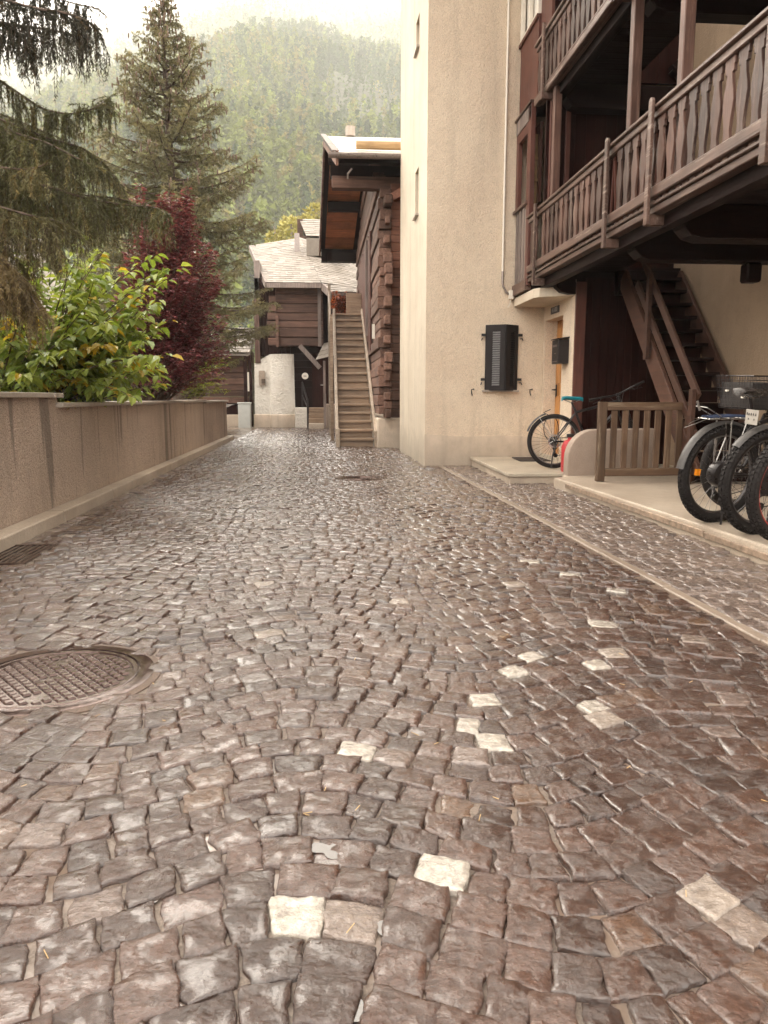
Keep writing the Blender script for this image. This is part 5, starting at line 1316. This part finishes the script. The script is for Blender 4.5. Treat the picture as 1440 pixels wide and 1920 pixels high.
# small yellow green shrub at the wall's end
root = empty('yellow_shrub', (-2.85, 16.2, 0.85), 'small yellow green shrub at the far end of the garden wall', 'shrub')
ycol = lambda t, cc, p: np.array([0.20, 0.22, 0.03]) * random.uniform(0.6, 1.5)
shrub(root, [at(random.uniform(345, 432), random.uniform(665, 742), random.uniform(15.6, 16.8)) for _ in range(50)], lambda: V((-2.85 + random.uniform(-.15, .1), 16.2 + random.uniform(-.3, .3), 0.82)), 0.07, 0.5, 46, ycol, LEAF, start=0.3, droop=0.2, rad=0.007)
# dark hedge behind everything in the garden
root = empty('berry_shrub', (0.62, 23.2, 3.3), 'small orange red leaved shrub at the head of the wooden stairs', 'shrub')
bcol = lambda t, cc, p: np.array([0.28, 0.07, 0.03]) * random.uniform(0.4, 1.4)
shrub(root, [V((random.uniform(0.40, 0.92), random.uniform(22.9, 23.6), random.uniform(3.6, 4.2))) for _ in range(30)], lambda: V((random.uniform(.5, .75), 23.2, 3.35)), 0.10, 0.6, 40, bcol, LEAF, start=0.2)
root = empty('hedge', (-5.2, 12.5, 0.8), 'dark green hedge deep in the garden behind the shrubs', 'hedge')
dcol = lambda t, cc, p: np.array([0.045, 0.065, 0.020]) * random.uniform(0.5, 1.5)
shrub(root, [V((random.uniform(-5.6, -3.4), random.uniform(9.8, 17.5), random.uniform(0.9, 2.2))) for _ in range(150)], lambda: V((random.uniform(-5.0, -3.6), random.uniform(10, 17.2), 0.8)), 0.085, 0.55, 26, dcol, LEAF, start=0.15)

# spruces
def spruce(root, base, top_z, radius, n_limbs, tcol, per_twig, nl, nw, z_start, seedv, twig_step=0.055, trunk_r=0.16):
    rg = random.Random(seedv); bx, by, bz = base
    t = MB(); k = 14; t.tube([(bx + 0.03 * math.sin(i), by + 0.03 * math.cos(i * 1.3), bz + (top_z - bz) * i / k) for i in range(k + 1)], [trunk_r * (1 - i / k) ** 0.9 + 0.008 for i in range(k + 1)], 10)
    t.build('trunk', WD['bark'], root, smooth=True)
    A, B, C = [], [], []; lm = MB(); tips = []
    for i in range(n_limbs):
        z = z_start + (top_z - 0.15 - z_start) * (i / n_limbs) ** 0.92 + rg.uniform(-.08, .08); az = i * 2.399 + rg.uniform(-.4, .4); Lm = radius(z) * rg.uniform(0.72, 1.18)
        hf = (z - z_start) / (top_z - z_start)
        up = 0.55 * hf - 0.10 + rg.uniform(-.08, .08); k = max(4, int(Lm / 0.16)); pts = []
        for j in range(k + 1):
            s = j / k; pts.append(V((bx + math.cos(az) * Lm * s, by + math.sin(az) * Lm * s, z + Lm * (up * s - 0.42 * s * (1 - hf) * (1 - s * 0.75) + 0.10 * s ** 3))))
        lm.tube(pts, [0.022 * (1 - j / (k + 1)) * (0.5 + Lm / 2) + 0.003 for j in range(k + 1)], 5)
        tone = rg.uniform(0.75, 1.25); tips += [(pts[-1], hf), (pts[-2], hf), (pts[len(pts) // 2], hf)]
        for j in range(k): A.append(pts[j]); B.append(pts[j + 1]); C.append(np.array(tcol(rg, j / k)) * tone)
        nt_ = int(Lm / twig_step)
        for q in range(nt_):
            s = 0.12 + 0.88 * (q + rg.random()) / max(nt_, 1); f = min(s, .999) * k; j = int(f); p = pts[j].lerp(pts[j + 1], f - j); ax = (pts[j + 1] - pts[j]).normalized()
            sd = ax.cross(V((0, 0, 1))).normalized() * (1 if q % 2 else -1)
            ln = (0.14 + 0.27 * Lm * 0.36 * (1 - s) ** 0.6 + 0.07) * rg.uniform(0.6, 1.2)
            d = (ax * 0.75 + sd * rg.uniform(.35, .85) + V((0, 0, rg.uniform(-.55, -.02)))).normalized()
            e1 = p + d * ln * 0.55; e2 = e1 + (d + V((0, 0, -.22))).normalized() * ln * 0.45
            cc = np.array(tcol(rg, s)) * tone
            A += [p, e1]; B += [e1, e2]; C += [cc, cc * 1.1]
            if ln > 0.25:
                for u in (0.35, 0.6, 0.8):
                    pp = p.lerp(e2, u); dd = (d * 0.7 + sd.cross(d) * rg.uniform(-.9, .9) + V((rg.uniform(-.4, .4), rg.uniform(-.4, .4), -.3))).normalized(); A.append(pp); B.append(pp + dd * ln * 0.38); C.append(cc)
    # brown cones hanging near the limb tips of the upper half
    cn = MB()
    for (p, hf) in tips:
        if hf < 0.35: continue
        for _ in range(rg.randint(1, 3)):
            q = p + V((rg.uniform(-.16, .16), rg.uniform(-.16, .16), rg.uniform(-.03, .05))); cn.tube([q, q - V((0, 0, 0.03)), q - V((0, 0, 0.08)), q - V((0, 0, 0.12))], [0.008, 0.02, 0.018, 0.006], 5)
    cn.build('cones', plain('spruce_cones', (0.135, 0.088, 0.056), 0.7, 0, 0.4, 60, 0.4), root)['kind'] = 'stuff'
    lm.build('limbs', WD['bark'], root, smooth=True)
    v, f, c = needle_arrays(np.array(A, float), np.array(B, float), per_twig, nl, nw, np.array(C))
    link('crown', np_mesh('crown', v, f, NEED, c, tris=True), root)
root = empty('spruce_tree', (-3.45, 19.0, 0.85), 'tall pointed olive green spruce standing in the garden behind the purple shrub', 'spruce tree')
def scol(rg, s):
    a = rg.random(); return (0.145 + 0.11 * a * s, 0.138 + 0.085 * a * s, 0.075 + 0.042 * a * s)
def srad(z): return 1.7 + (z - 2.2) * 0.9 if z < 3.1 else 2.5 - (z - 3.1) * 0.26 if z < 6.5 else 1.60 - (z - 6.5) * 0.42
spruce(root, (-3.42, 19.0, 0.85), 10.25, lambda z: max(0.16, srad(z)), 190, scol, 15, 0.055, 0.016, 2.2, 3)
# near weeping spruce: its trunk stands outside the frame, the limbs hang in
root = empty('weeping_spruce', (-4.9, 7.2, 0.85), 'large weeping spruce whose drooping branches hang in from the left edge', 'spruce tree')
t = MB(); t.tube([(-4.9, 7.2, 0.8), (-4.88, 7.2, 3), (-4.9, 7.22, 6), (-4.9, 7.2, 9)], [0.24, 0.2, 0.15, 0.05], 12); t.build('trunk', WD['bark'], root, smooth=True)
LIMBS = [  # pixel polyline, street distance, drape length, density, tint
    ([(-260, -150), (-60, -20), (60, 15), (130, 25), (175, 45), (190, 70)], 5.6, 0.42, 1.6, 0),
    ([(-200, -60), (-20, 40), (50, 50), (120, 60), (165, 80)], 5.9, 0.30, 1.4, 0),
    ([(-250, -170), (-80, -60), (40, -30), (130, 5), (180, 15)], 6.0, 0.3, 1.4, 0),
    ([(-240, 60), (-60, 110), (20, 165), (80, 205), (130, 215), (175, 205), (206, 182)], 6.4, 0.32, 1.5, 1),
    ([(-220, 130), (-60, 170), (0, 235), (30, 262), (55, 270)], 5.7, 0.45, 1.5, 1),
    ([(-220, 230), (-40, 310), (40, 318), (70, 315), (92, 304)], 5.4, 0.18, 0.7, 2),
    ([(-200, 190), (-20, 215), (90, 260), (150, 275), (195, 305), (222, 345)], 6.6, 0.42, 1.6, 1),
    ([(-220, 260), (-20, 320), (90, 350), (170, 375), (240, 385), (290, 388), (312, 400)], 6.2, 0.42, 1.7, 1),
    ([(-200, 330), (-30, 380), (60, 405), (110, 415), (150, 440)], 5.6, 0.40, 1.6, 2),
    ([(-200, 360), (-40, 450), (20, 500), (50, 540), (72, 580)], 5.2, 0.36, 1.5, 3),
    ([(-220, 300), (-30, 345), (60, 380), (130, 400), (200, 415)], 7.2, 0.40, 1.5, 1),
    ([(-220, 200), (-50, 260), (30, 290), (100, 320), (160, 350)], 7.6, 0.40, 1.6, 1),
    ([(-220, 120), (-60, 190), (30, 225), (120, 262)], 7.4, 0.36, 1.5, 1),
    ([(-220, 380), (-60, 430), (0, 460), (40, 500)], 6.2, 0.5, 1.5, 3),
    ([(-220, 330), (-60, 400), (10, 440), (60, 450), (110, 470)], 5.9, 0.42, 1.7, 2),
    ([(-220, 400), (-60, 450), (-10, 490), (30, 530), (55, 575)], 5.5, 0.45, 1.6, 3),
    ([(-220, 280), (-60, 330), (40, 345), (140, 365), (230, 372), (270, 392)], 6.8, 0.40, 1.6, 1),
    ([(-220, 170), (-60, 220), (30, 250), (90, 268), (150, 300), (200, 320)], 6.1, 0.40, 1.5, 1),
    ([(-220, 440), (-80, 490), (-10, 520), (25, 545)], 5.6, 0.32, 1.3, 3),
]
TINTS = [np.array([0.046, 0.044, 0.030]), np.array([0.105, 0.104, 0.046]), np.array([0.125, 0.112, 0.050]), np.array([0.140, 0.104, 0.046])]
A, B, C = [], [], []; lm = MB(); rg = random.Random(5)
for li, (poly, Yd, drape, dens, ti) in enumerate(LIMBS):
    raw = [at(px, py, Yd + 0.25 * math.sin(i * 1.7 + li)) for i, (px, py) in enumerate(poly)]
    raw.insert(0, V((-4.9, 7.2, raw[0].z + 0.3)))
    pts = []
    for i in range(len(raw) - 1):
        for k in range(5): pts.append(raw[i].lerp(raw[i + 1], k / 5))
    pts.append(raw[-1])
    for _ in range(2): pts = [pts[0]] + [(pts[i - 1] + pts[i] * 2 + pts[i + 1]) / 4 for i in range(1, len(pts) - 1)] + [pts[-1]]
    m_ = len(pts); lm.tube(pts, [0.013 * (1 - i / m_) + 0.0025 for i in range(m_)], 6)
    for i in range(m_ - 1): 
        if pts[i].x > -4.3: A.append(pts[i]); B.append(pts[i + 1]); C.append(TINTS[ti])
    run = 0
    for i in range(m_ - 1):
        seg = (pts[i + 1] - pts[i]); run += seg.length
        if pts[i].x < -4.2: continue
        nb = int(seg.length * 40 * dens + rg.random())
        for b in range(nb):
            p = pts[i] + seg * rg.random(); s = i / m_
            ln = rg.uniform(0.10, 0.42) * (1.1 - 0.75 * s); az = rg.uniform(0, 2 * PI); d = V((math.cos(az), math.sin(az), rg.uniform(-.55, .12))) + seg.normalized() * 0.7; d.normalize()
            k = 3; q = [p]; 
            for u in range(k): d = (d + V((0, 0, -.28))).normalized(); q.append(q[-1] + d * ln / k)
            tint = TINTS[ti] * rg.uniform(0.65, 1.45) + (np.array([0.05, 0.02, 0]) if rg.random() < .12 else 0)
            for u in range(k): A.append(q[u]); B.append(q[u + 1]); C.append(tint)
            for u in range(max(1, int(ln * 17))):
                f = rg.random() * k; j = min(k - 1, int(f)); w = q[j].lerp(q[j + 1], f - j); l2 = drape * rg.uniform(0.25, 1.0) * (1.05 - 0.45 * s)
                dd = V((rg.uniform(-.25, .25), rg.uniform(-.25, .25), -1)).normalized(); mid = w + dd * l2 * 0.5; en = mid + (dd + V((rg.uniform(-.12, .12), rg.uniform(-.12, .12), -.2))).normalized() * l2 * 0.5
                A += [w, mid]; B += [mid, en]; C += [tint, tint * 1.12]
lm.build('limbs', WD['bark'], root, smooth=True)
Aa, Ba, Ca = np.array(A, float), np.array(B, float), np.array(C)
print('weeping segments', len(Aa))
v, f, c = needle_arrays(Aa, Ba, 17, 0.030, 0.0052, Ca, spread=0.75, fwd=0.8)
# thin woody cores of the twigs
link('crown', np_mesh('crown', v, f, NEED, c, tris=True), root)
tw = needle_arrays(Aa, Ba, 1, 0.001, 0.001, Ca)
D = Ba - Aa; side = unit(np.cross(D, np.array([[0.9, -0.3, 0.2]]))) * 0.0022
v = np.stack([Aa - side, Aa + side, Ba + side * .6, Ba - side * .6], 1).reshape(-1, 3); link('twigs', np_mesh('twigs', v, np.arange(len(v)).reshape(-1, 4), WD['twig']), root)
# ------------------------------------------------------------------ wooded mountain side, haze, light
def hill_z(x, y):
    """valley floor, then a steep slope whose foot recedes to the left"""
    foot = 168 + np.maximum(0, -(x + 48)) * 0.55 + 26 * np.sin(x * 0.012)
    d = np.maximum(0, y - foot); base = 0.012 * np.maximum(0, y - 35)
    z = base + 0.495 * d * np.clip(0.62 + d / 330, 0.62, 1.0)
    z = z + d * 0.05 * fbm(x * 0.006, y * 0.006, 41, 3) * 2 + np.minimum(d, 120) / 120 * 13 * fbm(x * 0.02, y * 0.02, 43, 3)
    return z
def hills_mat():
    m, nt, b, out = mat('forest_floor_and_scree')
    v = coords(nt); g = noise(nt, v, 0.2, 6, 0.7); a = n(nt, 'ShaderNodeAttribute', attribute_name='tint').outputs['Fac']
    col = ramp(nt, g, [(0.35, (0.035, 0.045, 0.018)), (0.65, (0.10, 0.11, 0.042))])
    rock = ramp(nt, noise(nt, v, 0.3, 7, 0.75), [(0.38, (0.05, 0.047, 0.042)), (0.62, (0.13, 0.12, 0.11))])
    col = mix(nt, math_(nt, 'MULTIPLY', a, 0.55), col, rock); nt.links.new(col, b.inputs['Base Color']); b.inputs['Roughness'].default_value = 0.95; b.inputs['Specular IOR Level'].default_value = 0.15
    bump(nt, b, g, 0.8, 0.6); return m
def scree(x, y):
    """bare stony patches on the slope"""
    q = np.exp(-(((x - 42) / 45) ** 2 + ((y - 600) / 110) ** 2)) * 1.15 + 0.5 * np.exp(-(((x + 60) / 54) ** 2 + ((y - 900) / 150) ** 2))
    return np.clip((q + 0.9 * fbm(x * 0.017, y * 0.017, 77, 3) - 0.42) * 4, 0, 1)
nx, ny = 200, 190
gx = np.linspace(-2050, 1150, nx); gy = 32 + 3380 * (np.linspace(0, 1, ny) ** 1.9)
XX, YY = np.meshgrid(gx, gy, indexing='ij'); ZZ = hill_z(XX, YY) - 0.04
vs = np.stack([XX.ravel(), YY.ravel(), ZZ.ravel()], 1)
idx = np.arange(nx * ny).reshape(nx, ny); q = np.stack([idx[:-1, :-1], idx[1:, :-1], idx[1:, 1:], idx[:-1, 1:]], -1).reshape(-1, 4)
sc_ = scree(XX.ravel(), YY.ravel()); tag(link('hills', np_mesh('hills', vs, q, hills_mat(), np.stack([sc_] * 3, 1), smooth=True)), kind='structure')

FOREST = leafmat('mountain_tree_foliage', 0.75, 0.15, 0.15)
def crown_proto(rg, kind, K):
    """one tree crown as many small leaf clumps; height 1"""
    P = []
    for _ in range(K):
        if kind == 0:      # spruce / pine: pointed
            h = rg.uniform(0.08, 1) ; r = 0.21 * (1.02 - h) ** 0.8 * math.sqrt(rg.uniform(0.2, 1)) * (0.8 + 0.35 * math.sin(h * 40))
        elif kind == 1:    # larch: slim and airy
            h = rg.uniform(0.15, 1); r = 0.17 * (1.04 - h) ** 0.6 * math.sqrt(rg.uniform(0.1, 1))
        else:              # rounded broadleaf
            h = rg.uniform(0.15, 1); r = 0.30 * math.sqrt(max(0, 1 - ((h - .58) / .44) ** 2)) * rg.uniform(0.4, 1) ** .4
        a = rg.uniform(0, 2 * PI); P.append((r * math.cos(a), r * math.sin(a), h))
    P = np.array(P); g = np.random.default_rng(rg.randint(0, 9999)); s = g.uniform(0.028, 0.062, (K, 1)) * (1.25 if kind == 2 else 1.0)
    d1 = unit(g.normal(0, 1, (K, 3))); out = np.stack([P[:, 0], P[:, 1], np.full(K, -0.25 if kind < 2 else .4)], 1); d1 = unit(d1 + unit(out) * 0.8); d2 = unit(np.cross(d1, g.normal(0, 1, (K, 3))))
    V3 = np.stack([P - d2 * s * .8, P + d2 * s * .8, P + d1 * s * 2.0], 1).reshape(-1, 3)
    sh = np.repeat(g.uniform(0.7, 1.3, (K, 1)), 3, 0)
    return V3, sh
def forest(name, ptsxy, K, kinds, hmin, hmax, seed):
    rg = random.Random(seed); protos = {k: [crown_proto(rg, k, K) for _ in range(5)] for k in (0, 1, 2)}
    vs, cs = [], []
    for (x, y) in ptsxy:
        z = float(hill_z(np.array([x]), np.array([y]))[0]); k = kinds(rg, x, y); h = rg.uniform(hmin, hmax) * (0.75 if k == 2 else 1); p, sh = protos[k][rg.randrange(5)]
        a = rg.uniform(0, 2 * PI); ca, sa = math.cos(a), math.sin(a); w = h * rg.uniform(.8, 1.25)
        q = np.stack([x + (p[:, 0] * ca - p[:, 1] * sa) * w, y + (p[:, 0] * sa + p[:, 1] * ca) * w, z - 0.3 + p[:, 2] * h], 1)
        base = {0: np.array([0.060, 0.092, 0.026]), 1: np.array([0.155, 0.185, 0.034]), 2: np.array([0.24, 0.21, 0.05])}[k] * rg.uniform(0.7, 1.35)
        if k == 1 and rg.random() < 0.2: base = np.array([0.20, 0.175, 0.04])
        vs.append(q); cs.append(base[None] * sh)
    v = np.concatenate(vs); c = np.concatenate(cs)
    tag(link(name, np_mesh(name, v, np.arange(len(v)).reshape(-1, 3), FOREST, c, tris=True)), kind='stuff')
rg = random.Random(99)
def scatter(nwant, y0, y1, xl, xr):
    out = []
    while len(out) < nwant:
        y = y0 + (y1 - y0) * rg.random() ** 0.8; x = y * rg.uniform(xl, xr)
        if float(hill_z(np.array([x]), np.array([y]))[0]) < 0.012 * max(0, y - 35) + 1.0: continue
        if rg.random() < float(scree(np.array([x]), np.array([y]))[0]) * 0.72: continue
        out.append((x, y))
    return out
kd = lambda r, x, y: (1 if r.random() < 0.48 + 0.3 * math.sin(x * 0.016 + y * 0.006) else 0) if r.random() < 0.965 else 2
forest('near_forest', scatter(2600, 172, 460, -0.56, 0.24), 170, kd, 12, 22, 1)
forest('middle_forest', scatter(5600, 460, 950, -0.56, 0.24), 70, kd, 14, 26, 2)
forest('far_forest', scatter(13000, 950, 3380, -0.58, 0.26), 24, kd, 18, 34, 3)
# golden birches at the foot of the slope, each a tree of its own
for i, (px, py, Y, h) in enumerate(((545, 452, 62, 2.5), (575, 452, 66, 2.7), (592, 428, 70, 2.8), (515, 460, 64, 1.9))):
    p = at(px, py, Y); r_ = empty('birch_tree', (p.x, p.y, p.z - 2.2), ['bright golden birch rising just behind the middle of the chalet roof', 'golden birch close to the small far barn roof', 'pale yellow birch above the small far barn roof', 'low golden birch above the left end of the chalet roof'][i], 'tree', 'golden trees behind the chalet')
    mb = MB(); mb.tube([(p.x, p.y, p.z - 2.2), (p.x + .1, p.y, p.z + h * .4), (p.x, p.y, p.z + h * .8)], [0.14, 0.09, 0.03], 7); mb.build('trunk', WD['grey'], r_)
    v, sh = crown_proto(rg, 2, 420); v = v * np.array([h * 1.3, h * 1.3, h]) + np.array([p.x, p.y, p.z - 0.8])
    link('crown', np_mesh('crown', v, np.arange(len(v)).reshape(-1, 3), FOREST, np.array([[0.40, 0.36, 0.13]]) * sh, tris=True), r_)

# neighbour's roof glimpsed through the branches
nb = empty('neighbour_house', (-9, 22, 0), 'pale roofed neighbour house half hidden behind the left trees', 'house')
mb = MB(); slate_roof(mb, (-14, 18, 3.5), (-6.95, 18, 3.5), (-14, 23, 5.5), (-7.6, 23, 5.5), 16, 14); mb.build('roof', SLATE, nb)
mb = MB(); mb.box(-13.5, -7.9, 18.8, 27, 0, 3.5); mb.prism([(-13.5, 18.8, 3.5), (-13.5, 27, 3.5), (-13.5, 23, 5.3)], (5.6, 0, 0)); mb.build('wall', P_WHITE, nb)
mb = MB(); mb.box(-9.4, -8.2, 18.74, 18.81, 1.4, 2.5); w = mb.build('window', GLASS, nb)
mb = MB(); mb.box(-9.5, -8.1, 18.70, 18.738, 1.3, 1.4); mb.build('frame', WD['balcony'], w)
mb = MB(); mb.box(-9.5, -8.1, 18.70, 18.738, 2.5, 2.6); mb.build('frame', WD['balcony'], w)

# haze
me = bpy.data.meshes.new('haze'); x0, x1, y0, y1, z0, z1 = -2300, 1400, -210, 3520, -3.0, 1760
vs = [(x, y, z) for x in (x0, x1) for y in (y0, y1) for z in (z0, z1)]
me.from_pydata(vs, [], [(0, 1, 3, 2), (4, 6, 7, 5), (0, 4, 5, 1), (2, 3, 7, 6), (0, 2, 6, 4), (1, 5, 7, 3)])
hm = bpy.data.materials.new('valley_mist'); hm.use_nodes = True; nt = hm.node_tree; nt.nodes.clear()
out = n(nt, 'ShaderNodeOutputMaterial'); pv = n(nt, 'ShaderNodeVolumePrincipled', {'Color': (1.0, 0.998, 0.99, 1), 'Density': HAZE, 'Anisotropy': 0.0}); nt.links.new(pv.outputs[0], out.inputs['Volume'])
me.materials.append(hm); tag(link('haze', me), kind='stuff')

# light: overcast, soft sun high on the left
SUN_EL, SUN_AZ = R(36), R(-24)      # azimuth from +Y, negative to the left
w = bpy.data.worlds.new('World'); SC.world = w; w.use_nodes = True; nt = w.node_tree; nt.nodes.clear()
out = n(nt, 'ShaderNodeOutputWorld')
sky = n(nt, 'ShaderNodeTexSky', sky_type='NISHITA', sun_disc=False, sun_elevation=SUN_EL, sun_rotation=SUN_AZ, air_density=1.0, dust_density=4.0, ozone_density=0.6)
hsv = n(nt, 'ShaderNodeHueSaturation', {'Saturation': 0.12, 'Value': 1.0, 'Color': sky.outputs[0]})
col = mix(nt, 1.0, hsv.outputs[0], SKYTINT, 'MULTIPLY')
col = mix(nt, 0.55, col, SKYFLAT)
tcw = n(nt, 'ShaderNodeTexCoord').outputs['Generated']
cl = noise(nt, n(nt, 'ShaderNodeMapping', {'Vector': tcw, 'Scale': (1, 1, 2.2)}).outputs[0], 2.6, 7, 0.6, 0.4)
col = mix(nt, 1.0, col, ramp(nt, cl, [(0.34, (0.50, 0.50, 0.51)), (0.62, (1.30, 1.29, 1.27))]), 'MULTIPLY')
el = n(nt, 'ShaderNodeSeparateXYZ', {0: tcw}).outputs[2]           # overcast sky: about three times as bright overhead as at the horizon
col = mix(nt, 1.0, col, ramp(nt, el, [(0.0, (0.95, 0.95, 0.95)), (0.9, (1.65, 1.65, 1.65))]), 'MULTIPLY')
bg = n(nt, 'ShaderNodeBackground', {'Color': col, 'Strength': 0.13}); nt.links.new(bg.outputs[0], out.inputs[0])
sd = bpy.data.lights.new('sun', 'SUN'); sd.energy = 0.8; sd.angle = R(32); sd.color = (1.0, 0.91, 0.79)
so = bpy.data.objects.new('sun', sd); COL.objects.link(so)
dirv = V((math.sin(SUN_AZ) * math.cos(SUN_EL), math.cos(SUN_AZ) * math.cos(SUN_EL), math.sin(SUN_EL)))
so.rotation_euler = dirv.to_track_quat('Z', 'Y').to_euler(); so.location = (-10, -10, 40)

vs_ = SC.view_settings; SC.display_settings.display_device = 'sRGB'; vs_.view_transform = 'Standard'; vs_.look = 'None'; vs_.exposure = EXPOSURE; vs_.gamma = 1.0; vs_.use_curve_mapping = False
cy = SC.cycles
cy.max_bounces = 12; cy.diffuse_bounces = 4; cy.glossy_bounces = 3; cy.transmission_bounces = 4; cy.transparent_max_bounces = 8; cy.volume_bounces = 8
cy.use_adaptive_sampling = True; cy.adaptive_threshold = 0.015; cy.use_denoising = True; cy.sample_clamp_indirect = 6.0
cy.caustics_reflective = False; cy.caustics_refractive = False
